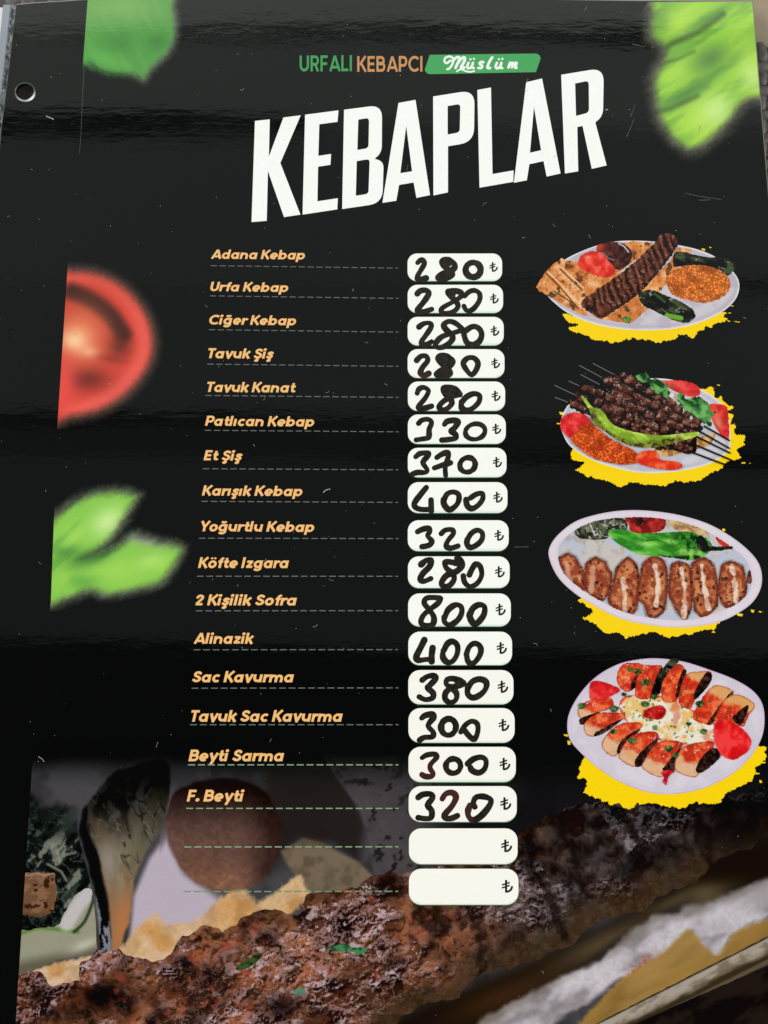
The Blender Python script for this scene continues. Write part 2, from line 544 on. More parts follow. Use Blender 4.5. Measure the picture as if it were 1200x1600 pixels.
EXA = clip_x([(100, -3), (100, 110), (150, 125), (215, 136), (238, 142), (256, 118), (286, 92), (298, 50), (292, 6), (284, -3)])
V, F = fill([EXA], (), 2.2)
flat('leaf_picture', V, F, 1, M_PRINT, menu, leaf_a)

def leaf_b(V):
    C = np.tile(np.array([160., 214., 78.]), (len(V), 1))
    st = fbm(V, 15, 13, 3, -32, 4)
    C = mixc(C, (112, 168, 72), .8 * sstep(.35, .85, st))
    C = mixc(C, (186, 228, 88), .8 * spot(V, 1062, 30, 22, 40, 35) + .7 * spot(V, 1058, 112, 26, 12, -30) + .9 * spot(V, 1095, 190, 38, 34, -35) + .6 * spot(V, 1170, 85, 22, 60))
    C = mixc(C, (208, 240, 148), .85 * spot(V, 1120, 172, 26, 24, -35) + .7 * spot(V, 1176, 118, 18, 22))
    C = mixc(C, (88, 136, 74), .85 * spot(V, 1110, 92, 34, 22, -30) + .8 * spot(V, 1070, 150, 46, 12, -30) + .7 * spot(V, 1105, 30, 50, 8, -32) + .5 * spot(V, 1030, 30, 14, 16))
    k = sstep(9, .3, dline(V, [(1010, 96), (1050, 68), (1092, 50), (1130, 22)])); C = mixc(C, (76, 104, 62), .75 * k)
    k = sstep(7, .3, dline(V, [(1015, 180), (1050, 168), (1090, 150)])); C = mixc(C, (80, 104, 66), .55 * k)
    k = sstep(6, .3, dline(V, [(1022, 104), (1060, 92), (1084, 80)])); C = mixc(C, (86, 124, 66), .6 * k)
    s = sdf(V, LB)
    C = mixc(C, (128, 126, 112), .95 * sstep(-24, -6, s))
    return mixc(np.tile(BLACK, (len(V), 1)), C, sstep(10, -26, s + 5 * (vnoise(V, 2.6, 2) - .5) + 5 * (fbm(V, 9, 2, 2, -32, 4) - .5)))
LB = smooth([(1022, -40), (1005, 20), (1006, 62), (1026, 84), (1012, 112), (1010, 150), (1024, 200), (1052, 234), (1082, 247), (1118, 228), (1150, 196), (1168, 172), (1182, 166), (1200, 172), (1240, 160), (1240, -40)], 4)
EXB = clip_x([(1012, 3), (994, 30), (994, 70), (1006, 90), (998, 120), (998, 160), (1012, 210), (1044, 246), (1084, 259), (1126, 238), (1156, 208), (1174, 182), (1240, 186), (1240, 3)])
V, F = fill([EXB], (), 2.2)
flat('leaf_picture', V, F, 1, M_PRINT, menu, leaf_b)

def tomato(V):
    C = np.tile(np.array([226., 78., 66.]), (len(V), 1))
    C = mixc(C, (244, 104, 92), .8 * sstep(22, 4, dline(V, smooth([(110, 428), (160, 438), (208, 478), (226, 530), (212, 580), (170, 622), (110, 648)], 5, False))) * .9)
    C = mixc(C, (176, 60, 44), .9 * spot(V, 132, 500, 60, 62))
    C = mixc(C, (62, 40, 36), .95 * sstep(22, 4, dline(V, smooth([(112, 456), (140, 468), (172, 492), (192, 522)], 5, False))))
    C = mixc(C, (88, 44, 38), .8 * spot(V, 186, 540, 20, 20))
    C = mixc(C, (112, 46, 42), .9 * spot(V, 138, 592, 34, 20))
    C = mixc(C, (128, 48, 40), .6 * spot(V, 170, 560, 24, 7, 10))
    C = mixc(C, (238, 136, 98), .95 * spot(V, 126, 524, 38, 42))
    C = mixc(C, (255, 208, 158), .95 * spot(V, 116, 532, 20, 17) + .5 * spot(V, 140, 550, 14, 9))
    C = mixc(C, (236, 84, 78), .8 * spot(V, 100, 600, 16, 40))
    s = sdf(V, LT)
    C = mixc(C, (128, 100, 88), .9 * sstep(-16, 3, s))
    return mixc(np.tile(BLACK, (len(V), 1)), C, sstep(13, -20, s + 4 * (vnoise(V, 2.4, 5) - .5)))
LT = smooth([(60, 410), (108, 416), (150, 420), (196, 442), (232, 484), (246, 530), (238, 574), (204, 618), (160, 646), (110, 658), (50, 664)], 4)
EXT = clip_x([(60, 410), (112, 408), (158, 411), (206, 434), (244, 478), (260, 530), (250, 582), (214, 630), (166, 658), (112, 669), (40, 674)])
V, F = fill([EXT], (), 2.2)
flat('tomato_picture', V, F, 1, M_PRINT, menu, tomato)

def leaf_c(V):
    C = np.tile(np.array([140., 202., 84.]), (len(V), 1))
    st = fbm(V, 10, 33, 4, -42, 6)
    C = mixc(C, (104, 172, 72), .9 * sstep(.45, .8, st) * sstep(150, 100, V[:, 0] - (V[:, 1] - 800) * .1))
    C = mixc(C, (208, 240, 158), .9 * spot(V, 168, 815, 30, 20, -35) + .55 * spot(V, 236, 878, 22, 10, -10))
    C = mixc(C, (166, 220, 92), .7 * spot(V, 120, 838, 26, 18) + .7 * spot(V, 180, 892, 50, 22) + .6 * spot(V, 100, 905, 14, 18) + .6 * spot(V, 250, 880, 24, 14))
    C = mixc(C, (80, 136, 64), .95 * spot(V, 138, 872, 34, 13, -18) + .8 * spot(V, 172, 858, 22, 7, -35) + .6 * spot(V, 100, 862, 24, 9))
    C = mixc(C, (92, 160, 70), .6 * spot(V, 130, 910, 24, 12))
    s1, s2 = sdf(V, LC1), sdf(V, LC2)
    s = np.minimum(s1, s2)
    C = mixc(C, (150, 158, 136), .85 * sstep(-16, -1, s))
    C = mixc(C, (150, 150, 150), .85 * spot(V, 222, 842, 36, 12, 12) * sstep(-40, -5, s))
    return mixc(np.tile(BLACK, (len(V), 1)), C, sstep(10, -20, s + 4 * (vnoise(V, 2.5, 6) - .5) + 4 * (fbm(V, 9, 6, 2, -40, 4) - .5)))
LC1 = smooth([(60, 830), (90, 797), (130, 770), (180, 760), (216, 768), (222, 776), (200, 815), (176, 850), (120, 890), (60, 900)], 4)
LC2 = smooth([(60, 860), (130, 860), (178, 846), (206, 828), (250, 840), (292, 853), (268, 902), (240, 922), (170, 936), (140, 930), (108, 942), (60, 952)], 4)
EXC = clip_x([(60, 800), (86, 788), (126, 760), (180, 749), (234, 765), (212, 814), (256, 830), (304, 851), (274, 912), (244, 932), (172, 947), (140, 943), (108, 953), (50, 958)])
V, F = fill([EXC], (), 2.2)
flat('leaf_picture', V, F, 1, M_PRINT, menu, leaf_c)

# ------------------------------------------------------------------ big food picture across the foot of the page
def bx(V, *pts): return sdf(V, np.array(pts, float))

KEB_TOP = [(20, 1528), (50, 1516), (66, 1520), (80, 1546), (124, 1532), (128, 1502), (150, 1486), (185, 1484), (212, 1500), (240, 1504), (262, 1492), (285, 1462), (318, 1448), (350, 1452), (380, 1434), (400, 1424), (430, 1420), (470, 1428), (478, 1398), (520, 1395), (556, 1386), (572, 1370), (612, 1362), (640, 1364), (700, 1352), (760, 1340), (806, 1312), (824, 1296), (856, 1276), (880, 1268), (900, 1254), (960, 1250), (1010, 1258), (1080, 1262), (1140, 1246), (1205, 1222), (1250, 1210)]
KEB_BOT = [(1262, 1300), (1200, 1304), (1172, 1326), (1132, 1336), (1090, 1378), (1034, 1398), (1000, 1426), (940, 1436), (912, 1452), (890, 1478), (850, 1494), (800, 1510), (756, 1522), (732, 1536), (718, 1560), (668, 1570), (634, 1584), (612, 1602), (560, 1660), (500, 1730), (0, 1730)]
KEB = np.vstack([rough_edge(np.array(KEB_TOP + KEB_BOT), 5, 5, 77, 14)])

def fade(V):
    """the print darkens towards the top and the right"""
    y = V[:, 1] - 0.0 * V[:, 0]
    k = sstep(1150, 1400, y + 18 * np.sin(V[:, 0] / 140.))
    return (0.05 + 0.95 * k)

def paper_bg(V):
    n = fbm(V, 60, 2, 4); n2 = fbm(V, 7, 5, 3)
    C = np.tile(np.array([74., 72., 76.]), (len(V), 1))
    C = mixc(C, (40, 38, 39), .55 * sstep(.4, .8, n))
    # left upper grey cloth, fading up
    C = mixc(C, (28, 28, 29), sstep(1235, 1180, V[:, 1]) * .75)
    # top dark everywhere between
    C = mixc(C, (14, 14, 14), sstep(1210, 1150, V[:, 1] + .06 * (V[:, 0] - 350) * (V[:, 0] > 350)))
    # white paper patch
    C = mixc(C, (184, 172, 186), sstep(4, -8, bx(V, (262, 1300), (292, 1362), (350, 1404), (310, 1446), (200, 1470), (206, 1400), (232, 1340))))
    C = mixc(C, (110, 100, 108), .6 * sstep(14, 2, np.abs(bx(V, (262, 1300), (292, 1362), (350, 1404), (300, 1700), (100, 1700), (206, 1400), (232, 1340)))) * (V[:, 0] > 250) * (V[:, 1] < 1420))
    # dark hollow behind the big onion, tan flat bread
    C = mixc(C, (40, 36, 34), .95 * sstep(12, -12, bx(V, (420, 1190), (540, 1200), (572, 1290), (560, 1350), (520, 1320), (470, 1310), (430, 1340), (410, 1260))))
    tan = bx(V, (438, 1330), (474, 1310), (500, 1316), (560, 1346), (585, 1370), (560, 1392), (490, 1396), (470, 1380), (448, 1350))
    C = mixc(C, (116, 102, 84), sstep(3, -4, tan)); C = mixc(C, (82, 70, 58), .6 * sstep(3, -4, tan) * sstep(.3, .9, fbm(V, 16, 5, 3)) + .5 * sstep(3, -4, tan) * sstep(1330, 1318, V[:, 1]))
    # grey torn sheet on the right of it
    gs = bx(V, (500, 1172), (560, 1176), (640, 1180), (700, 1200), (660, 1378), (584, 1366), (576, 1310), (560, 1262), (526, 1215))
    C = mixc(C, (82, 76, 79), sstep(3, -3, gs) * .9)
    gsin = sstep(2, -8, gs)
    C = mixc(C, (36, 33, 34), gsin * sstep(.68, .8, fbm(V, 11, 15, 3)))
    C = mixc(C, (58, 52, 54), gsin * .6 * fbm(V, 30, 25, 3))
    C = mixc(C, (22, 22, 22), sstep(1205, 1160, V[:, 1]) * .9)
    C = mixc(C, (27, 26, 27), .92 * sstep(640, 730, V[:, 0]) * sstep(1420, 1380, V[:, 1]))
    C = mixc(C, (44, 42, 44), .5 * sstep(.5, .75, fbm(V, 30, 171, 3)) * sstep(640, 700, V[:, 0]) * sstep(840, 780, V[:, 0]) * sstep(1190, 1230, V[:, 1]))
    # orange-tan crumpled paper under the kebab
    tp = bx(V, (20, 1530), (62, 1512), (130, 1496), (190, 1478), (226, 1436), (246, 1428), (262, 1446), (306, 1440), (366, 1386), (380, 1388), (402, 1412), (470, 1366), (486, 1400), (440, 1440), (260, 1560), (20, 1560))
    k = sstep(4, -4, tp + 6 * (n2 - .5))
    C = mixc(C, (208, 172, 130), k); C = mixc(C, (214, 182, 160), k * .8 * sstep(.35, .8, fbm(V, 40, 8, 3)))
    C = mixc(C, (196, 132, 58), k * .6 * sstep(.5, .9, fbm(V, 42, 18, 2)) + .5 * k * spot(V, 350, 1420, 40, 20, -40))
    C = mixc(C, (150, 118, 84), k * .4 * sstep(.5, .95, fbm(V, 22, 28, 4))); C = C * (1 + .10 * (k * (vnoise(V, 3, 77) - .5)))[:, None]
    # shade under the kebab, right
    sh = bx(V, (560, 1640), (620, 1590), (740, 1540), (900, 1470), (1040, 1400), (1140, 1330), (1280, 1290), (1280, 1372), (1160, 1388), (1080, 1398), (1020, 1440), (960, 1470), (900, 1520), (830, 1555), (760, 1640))
    C = mixc(C, (32, 26, 21), sstep(26, -18, sh)); C = mixc(C, (96, 80, 58), .75 * sstep(10, -10, sh) * (spot(V, 940, 1474, 90, 17, -27) + spot(V, 1080, 1404, 60, 14, -15))); C = mixc(C, (70, 46, 32), .7 * sstep(16, -10, sh) * spot(V, 790, 1556, 90, 22, -22))
    # mustard bread
    br = bx(V, (868, 1640), (930, 1570), (1000, 1500), (1060, 1450), (1076, 1446), (1110, 1476), (1124, 1486), (1150, 1450), (1290, 1405), (1290, 1440), (1200, 1464), (960, 1590), (900, 1640))
    k = sstep(4, -4, br + 5 * (n2 - .5))
    C = mixc(C, (152, 118, 62), k); C = mixc(C, (120, 92, 50), k * .7 * sstep(.4, .85, fbm(V, 40, 4, 3, -28, 3))); C = mixc(C, (172, 138, 84), k * .55 * sstep(.4, .9, fbm(V, 30, 14, 3, -28, 3)))
    # olive patch
    C = mixc(C, (94, 82, 56), .8 * spot(V, 1105, 1400, 32, 18))
    return C

def herbs(V):
    n = fbm(V, 14, 61, 4, 40, 2, 12); n2 = fbm(V, 9, 62, 3, -50, 2.4)
    C = np.tile(np.array([26., 30., 28.]), (len(V), 1))
    C = mixc(C, (52, 60, 54), .8 * sstep(.5, .68, n)); C = mixc(C, (12, 14, 13), .9 * sstep(.52, .36, n2))
    C = mixc(C, (128, 132, 116), .85 * sstep(.74, .86, n2) * sstep(1285, 1320, V[:, 1]))
    C = mixc(C, (142, 142, 128), .8 * sstep(2.6, .6, dline(V, [(74, 1350), (96, 1362), (104, 1376)])) + .7 * sstep(8, 4, dline(V, [(84, 1322), (90, 1346)])) + .7 * sstep(3, 1, dline(V, [(100, 1336), (118, 1332)])))
    C = mixc(C, (84, 92, 86), .6 * sstep(.05, .015, np.abs(fbm(V, 16, 191, 3, 50, 1.6, 14) - .5)) * sstep(1240, 1300, V[:, 1])); C = mixc(C, (70, 78, 74), .5 * spot(V, 110, 1282, 26, 20))
    return C

def onion_green(V):
    s = bx(V, (20, 1480), (40, 1462), (90, 1452), (140, 1450), (156, 1462), (110, 1486), (60, 1508), (20, 1520))
    C = np.tile(np.array([150., 148., 128.]), (len(V), 1))
    C = mixc(C, (86, 82, 66), .8 * sstep(1486, 1508, V[:, 1] + .2 * (V[:, 0] - 60)))
    C = mixc(C, (92, 128, 54), .9 * sstep(5, 1, dline(V, smooth([(34, 1458), (60, 1450), (90, 1452), (122, 1456)], 5, False))))
    C = mixc(C, (196, 190, 192), .9 * sstep(16, 6, dline(V, [(104, 1444), (122, 1414), (138, 1396)])))
    C = mixc(C, (40, 56, 34), .9 * sstep(4, 1, dline(V, smooth([(116, 1456), (132, 1440), (144, 1412), (146, 1400)], 5, False))))
    C = mixc(C, (230, 220, 205), .5 * spot(V, 130, 1478, 24, 8, -24))
    return C

def spiced(V):
    n = fbm(V, 9, 71, 3)
    C = np.tile(np.array([112., 80., 58.]), (len(V), 1))
    C = mixc(C, (142, 106, 80), .7 * sstep(.5, .7, n)); C = mixc(C, (44, 30, 22), .9 * sstep(.7, .8, fbm(V, 8, 72, 3)))
    C = mixc(C, (60, 46, 36), .7 * sstep(1420, 1440, V[:, 1]))
    C = mixc(C, (170, 150, 130), .7 * sstep(2.2, .4, np.abs(V[:, 1] - 1366 + 1.5 * np.sin(V[:, 0] / 4))))
    return C

PEP = np.array([(176, 1206), (210, 1196), (258, 1190), (268, 1230), (252, 1290), (230, 1330), (214, 1368), (208, 1410), (202, 1440), (192, 1472), (182, 1486), (156, 1486), (152, 1440), (146, 1390), (134, 1340), (124, 1300), (128, 1270), (150, 1236)])
def charred(V):
    n = fbm(V, 16, 81, 4, 70, 2.5, 14)
    t = sstep(1200, 1470, V[:, 1])
    C = (1 - t)[:, None] * np.array([62., 60., 56.]) + t[:, None] * np.array([150., 112., 78.])
    C = mixc(C, (122, 118, 98), .7 * spot(V, 205, 1330, 26, 60, 12))
    C = mixc(C, (184, 116, 74), .85 * spot(V, 192, 1440, 14, 56, 6)); C = mixc(C, (96, 92, 70), .7 * spot(V, 222, 1316, 14, 60, 18)); C = mixc(C, (150, 140, 122), .5 * sstep(.5, .8, fbm(V, 12, 88, 3, 80, 3)) * spot(V, 186, 1360, 30, 40))
    C = mixc(C, (30, 30, 29), .9 * sstep(.52, .7, n) * sstep(1330, 1240, V[:, 1]))
    C = mixc(C, (100, 98, 92), .7 * sstep(.64, .76, fbm(V, 13, 83, 3, -60, 2.6)) * sstep(1360, 1260, V[:, 1]))
    C = mixc(C, (150, 146, 138), .7 * spot(V, 168, 1345, 14, 34, -8))
    C = mixc(C, (24, 24, 24), .75 * sstep(.045, .012, np.abs(fbm(V, 22, 181, 3, 62, 2.6, 16) - .5)) * sstep(1400, 1300, V[:, 1]))
    C = mixc(C, (128, 126, 120), .6 * sstep(.04, .01, np.abs(fbm(V, 17, 183, 3, 62, 2.6, 14) - .52)) * sstep(1420, 1260, V[:, 1]) * sstep(1200, 1260, V[:, 1]))
    edge = dline(V, smooth([(126, 1268), (128, 1296), (142, 1330), (150, 1364), (160, 1410), (163, 1450), (164, 1486)], 6, False))
    k = sstep(13, 7, edge + 5 * (n - .5)); C = mixc(C, (16, 17, 19), k)
    C = mixc(C, (150, 156, 166), .8 * k * sstep(.66, .76, fbm(V, 9, 85, 3, 80, 3)) * sstep(1370, 1400, V[:, 1]))
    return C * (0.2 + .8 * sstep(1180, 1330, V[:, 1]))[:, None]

def round_onion(V):
    C = np.tile(np.array([104., 76., 68.]), (len(V), 1))
    C = mixc(C, (70, 54, 52), sstep(1300, 1225, V[:, 1]) * .8)
    C = mixc(C, (136, 94, 74), .8 * spot(V, 330, 1372, 80, 30, 8))
    C = mixc(C, (54, 38, 34), .8 * sstep(370, 430, V[:, 0]) + .2 * sstep(.45, .9, fbm(V, 50, 91, 2)))
    C = mixc(C, (142, 100, 76), .8 * sstep(5, 1, dline(V, [(338, 1388), (352, 1376), (362, 1370)])))
    C = C * (0.9 + .2 * fbm(V, 5, 92, 3))[:, None]
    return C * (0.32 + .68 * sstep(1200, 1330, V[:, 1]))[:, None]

def crumpled(V):
    n = fbm(V, 34, 101, 3, -25, 1.6)
    C = np.tile(np.array([180., 173., 180.]), (len(V), 1))
    C = mixc(C, (200, 194, 200), .8 * sstep(.4, .8, n)); C = mixc(C, (124, 116, 118), .7 * sstep(.5, .2, n)); C = C * (.95 + .1 * fbm(V, 5, 104, 3))[:, None]
    C = mixc(C, (176, 92, 60), .8 * sstep(.6, .75, fbm(V, 6, 103, 3)) * spot(V, 1000, 1512, 26, 10, -38) * 2)
    up = V[:, 1] - np.interp(V[:, 0], [740, 867, 960, 1013, 1100, 1200, 1262], [1602, 1529, 1476, 1432, 1411, 1370, 1346]); C = mixc(C, (112, 102, 94), .75 * sstep(26, -2, up + 10 * (n - .5))); C = mixc(C, (136, 128, 130), .6 * sstep(1440, 1400, V[:, 1]) * sstep(1120, 1190, V[:, 0]))
    C = mixc(C, (208, 190, 196), .6 * spot(V, 950, 1555, 40, 16, -30))
    return C

def rim(V):
    # distance down from the upper edge of the tray
    d = (V[:, 1] - np.interp(V[:, 0], [900, 930, 1200, 1330], [1617, 1600, 1463, 1396])) * .9
    n = fbm(V, 9, 111, 4, -27, 3)
    C = np.tile(np.array([150., 138., 124.]), (len(V), 1))
    C = mixc(C, (106, 92, 72), .6 * sstep(.4, .9, n)); C = mixc(C, (172, 163, 152), .7 * sstep(9, 5, np.abs(d - 9)) * sstep(.75, .3, n))
    C = mixc(C, (40, 34, 28), sstep(3.5, 1, d))
    C = mixc(C, (58, 47, 35), sstep(17, 27, d + 7 * (n - .5))); C = mixc(C, (112, 98, 78), .7 * sstep(30, 34, d) * sstep(42, 36, d))
    return C

def grilled(V):
    """minced meat: lumps, wet highlights, bits of red pepper"""
    x, y = V[:, 0], V[:, 1]
    def height(Q):
        W = Q + 16 * np.stack([fbm(Q, 18, 121, 3) - .5, fbm(Q, 18, 122, 3) - .5], 1)
        d1, _, idv = worley(W, 30, 5, -25, 1.25)
        e1, _, ide = worley(W, 12, 6, -25, 1.2)
        return .9 * (1 - d1) ** 1 + .32 * (1 - e1) + .5 * fbm(W, 11, 126, 3) + .22 * fbm(Q, 5, 127, 2), idv, ide, e1
    h, idv, ide, e1 = height(V)
    dh = h - height(V + np.array([-1.4, -3.0]))[0]; dh = dh / dh.std()
    n = fbm(V, 42, 123, 4, -20, 1.2, 20); m = fbm(V, 8, 124, 4)
    t = sstep(640, 900, x + .25 * (y - 1400))                    # 0 red-brown, 1 dark grey-purple
    hn = (h - h.mean()) / h.std()
    base = (1 - t)[:, None] * np.array([104., 65., 50.]) + t[:, None] * np.array([56., 49., 47.])
    C = base * np.clip(.84 + .24 * hn, .22, 1.5)[:, None]
    C = mixc(C, (150, 96, 64), .7 * sstep(.42, .8, n) * (1 - t))
    C = mixc(C, (160, 84, 52), .45 * sstep(.45, .8, fbm(V, 30, 133, 3)) * (1 - t) * sstep(1380, 1540, y))
    C = mixc(C, (34, 24, 20), .8 * sstep(-.7, -2.0, hn) + .8 * sstep(.42, .18, n))
    C = C * (.78 + .44 * sstep(.3, .7, fbm(V, 75, 201, 2, -25, 1.2)))[:, None]; C = mixc(C, (36, 23, 19), .6 * sstep(.5, 1.8, dh))
    C = mixc(C, (168, 76, 58), .6 * sstep(.90, .94, ide) * sstep(.65, .3, e1) * (1 - t))
    dbot = dline(V, KEB_BOT[1:-3])
    C = mixc(C, (70, 53, 38), .8 * sstep(66, 8, dbot) * (x > 560)); C = mixc(C, (98, 72, 50), .4 * sstep(50, 12, dbot) * sstep(.3, .85, m) * (x > 600))
    zone = np.clip(sstep(.36, .56, fbm(V, 64, 128, 3, -25, 2)) * sstep(14, 70, dbot) * .95 + .08 + .5 * spot(V, 420, 1520, 170, 60, -15), 0, 1)
    sq = np.abs(fbm(V, 9, 151, 3, -20, 1.2, 12) - .5)                        # thin winding glints of fat
    sq2 = np.abs(fbm(V, 20, 153, 3, -25, 1.3, 22) - .5)
    hc = (1 - t)[:, None] * np.array([186., 146., 146.]) + t[:, None] * np.array([132., 124., 134.])
    fine = fbm(V, 7.5, 161, 2, -20, 1.4, 10)
    wet = sstep(.60, .68, fbm(V, 15, 130, 4, -25, 1.4, 18))
    hm = np.clip(.9 * sstep(-.55, -1.0, dh + .9 * (fine - .5)) + .95 * sstep(.055, .02, sq) * sstep(.42, .55, fbm(V, 22, 162, 3)) + .9 * sstep(.035, .012, sq2) + .9 * wet * sstep(.38, .5, fine), 0, 1) * zone * (.74 - .05 * t)
    C = C * (1 - hm[:, None]) + hc * hm[:, None]
    hot = sstep(.64, .74, fine) * np.clip(hm * 1.4, 0, 1)
    C = mixc(C, (226, 200, 206), .7 * hot * (1 - .45 * t))
    C = mixc(C, (26, 20, 20), .6 * sstep(.09, .05, np.abs(sq - .12)) * sstep(.2, 1., dh) * zone)
    C = C * (.92 + .16 * vnoise(V, 2.4, 9))[:, None]
    for (a, b) in [((850, 1262), (915, 1400)), ((946, 1256), (1004, 1330)), ((730, 1410), (752, 1520)), ((1078, 1262), (1112, 1350)), ((806, 1330), (880, 1460))]:
        k = sstep(13, 1, dline(V, [a, (a[0] * .5 + b[0] * .5 + 10, a[1] * .5 + b[1] * .5 - 6), b]) + 12 * (m - .5)); C = mixc(C, (34, 27, 25), .75 * k)
    C = mixc(C, (18, 14, 15), .85 * spot(V, 305, 1466, 18, 13) * sstep(.35, .6, m) + .9 * spot(V, 160, 1562, 24, 18) + .8 * spot(V, 440, 1572, 32, 20) + .7 * spot(V, 60, 1558, 18, 14) + .8 * spot(V, 610, 1372, 24, 10))
    C = mixc(C, (34, 31, 32), .75 * spot(V, 1145, 1304, 60, 36))
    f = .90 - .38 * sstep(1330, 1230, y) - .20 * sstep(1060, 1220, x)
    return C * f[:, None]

def grid_part(name, loop, level, parent, paint, pitch, sm=False, edge=0, seed=3, soft=0):
    L = np.asarray(loop, float)
    if sm: L = smooth(L, 5)
    if soft:
        core, p0 = L, paint
        c = L.mean(0); t = np.roll(L, -1, 0) - np.roll(L, 1, 0)
        nrm = np.stack([t[:, 1], -t[:, 0]], 1) / (np.hypot(*t.T)[:, None] + 1e-9)
        if inside(L[:1] + nrm[:1] * .5, L)[0]: nrm = -nrm
        L = L + nrm * soft * .6
        def paint(V):
            k = sstep(soft * .5, -soft, sdf(V, core) + soft * (fbm(V, 18, seed, 3) - .5))[:, None]
            return backdrop_col(V) * (1 - k) + p0(V) * k
    if edge: L = rough_edge(L, pitch * 1.6, edge, seed, 7)
    L = clip_x(L)
    V, F = fill([L], (), pitch)
    return flat(name, V, F, level, M_PRINT, parent, paint)

big = None
def backdrop():
    ys = np.arange(1150, 1704, 2.2); nx = 520
    rows = []
    for y in ys:
        x0, x1 = left_x(y), right_x(y) - .6
        rows.append(np.stack([np.linspace(x0, x1, nx), np.full(nx, y)], 1))
    V = np.vstack(rows)
    i, j = np.meshgrid(np.arange(len(ys) - 1), np.arange(nx - 1), indexing='ij')
    a = (i * nx + j).ravel(); b = a + 1; c = a + nx; d = c + 1
    F = np.vstack([np.stack([a, c, b], 1), np.stack([b, c, d], 1)])
    return flat('food_picture', V, F, 1, M_PRINT, menu, backdrop_col)
def backdrop_col(V):
        C = paper_bg(V)
        k = sstep(1150, 1195, V[:, 1]) * np.where(V[:, 0] < 330, 1, sstep(1160, 1250, V[:, 1]))
        C = BLACK * (1 - k[:, None]) + C * k[:, None]
        # tray below the rim
        d = V[:, 1] - np.interp(V[:, 0], [900, 986, 1200, 1330], [1650, 1600, 1508, 1450])
        dk = np.tile(np.array([27., 24., 23.]), (len(V), 1)); dk = mixc(dk, (42, 34, 31), .8 * sstep(.5, .75, fbm(V, 26, 141, 4, -28, 2)))
        m = sstep(-3, 3, d) * (V[:, 0] > 890)
        return C * (1 - m[:, None]) + dk * m[:, None]
big = backdrop()
grid_part('herbs', [(40, 1250), (70, 1254), (96, 1256), (120, 1270), (130, 1300), (146, 1370), (152, 1420), (140, 1448), (90, 1462), (20, 1470)], 2, big, herbs, 2.2, True, 0, 3, 12)
grid_part('spiced_cube', [(20, 1366), (60, 1362), (86, 1365), (89, 1400), (84, 1424), (66, 1434), (20, 1428)], 3, big, spiced, 2.0, False, 2)
grid_part('green_onion', [(20, 1460), (50, 1452), (90, 1446), (100, 1428), (116, 1400), (140, 1388), (150, 1410), (150, 1450), (158, 1470), (140, 1492), (90, 1500), (50, 1516), (20, 1520)], 4, big, onion_green, 2.2, True, 2)
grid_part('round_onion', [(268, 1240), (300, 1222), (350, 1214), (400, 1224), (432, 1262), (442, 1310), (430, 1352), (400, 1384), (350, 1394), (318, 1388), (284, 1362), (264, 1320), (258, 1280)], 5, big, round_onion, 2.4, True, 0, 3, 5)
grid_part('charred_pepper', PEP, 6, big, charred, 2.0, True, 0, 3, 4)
grid_part('crumpled_paper', [(740, 1602), (800, 1566), (867, 1529), (933, 1500), (960, 1476), (1013, 1432), (1053, 1428), (1067, 1415), (1100, 1411), (1140, 1394), (1200, 1370), (1262, 1346), (1270, 1404), (1200, 1434), (1177, 1444), (1153, 1457), (1123, 1491), (1100, 1481), (1073, 1456), (1033, 1490), (973, 1531), (917, 1568), (867, 1601), (800, 1680), (700, 1690)], 7, big, crumpled, 2.2, True, 0, 3, 7)
grid_part('tray_rim', [(900, 1617), (930, 1600), (1200, 1463), (1330, 1396), (1330, 1446), (1200, 1508), (986, 1602), (880, 1650), (840, 1648)], 8, big, rim, 2.0, False, .8)
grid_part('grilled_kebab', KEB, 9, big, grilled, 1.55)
for pts, c in (([(510, 1482), (540, 1474), (552, 1480), (572, 1482), (566, 1490), (540, 1486), (520, 1486)], (66, 132, 84)),
               ([(368, 1514), (384, 1500), (402, 1490), (412, 1490), (400, 1504), (380, 1516)], (62, 84, 48)),
               ([(458, 1548), (470, 1544), (480, 1550), (468, 1556)], (84, 134, 104))):
    grid_part('parsley', pts, 10, big, lambda V, c=c: mixc(np.tile(np.array(c, float), (len(V), 1)), np.array(c) * .45, .8 * sstep(.45, .7, fbm(V, 6, 8, 3))), 1.6, True, 1.2)

# ------------------------------------------------------------------ lettering
H = .104
def circ(cx, cy, rx, ry, n=18):
    t = np.linspace(0, 2 * math.pi, n, endpoint=False)
    return np.stack([cx + rx * np.cos(t), cy + ry * np.sin(t)], 1)
def arc(cx, cy, rx, ry, a0, a1, n=12):
    t = np.radians(np.linspace(a0, a1, n))
    return np.stack([cx + rx * np.cos(t), cy + ry * np.sin(t)], 1)
def cat(*a): return np.vstack([np.asarray(x, float).reshape(-1, 2) for x in a])
def sm(*p): return smooth(p, 4, False)

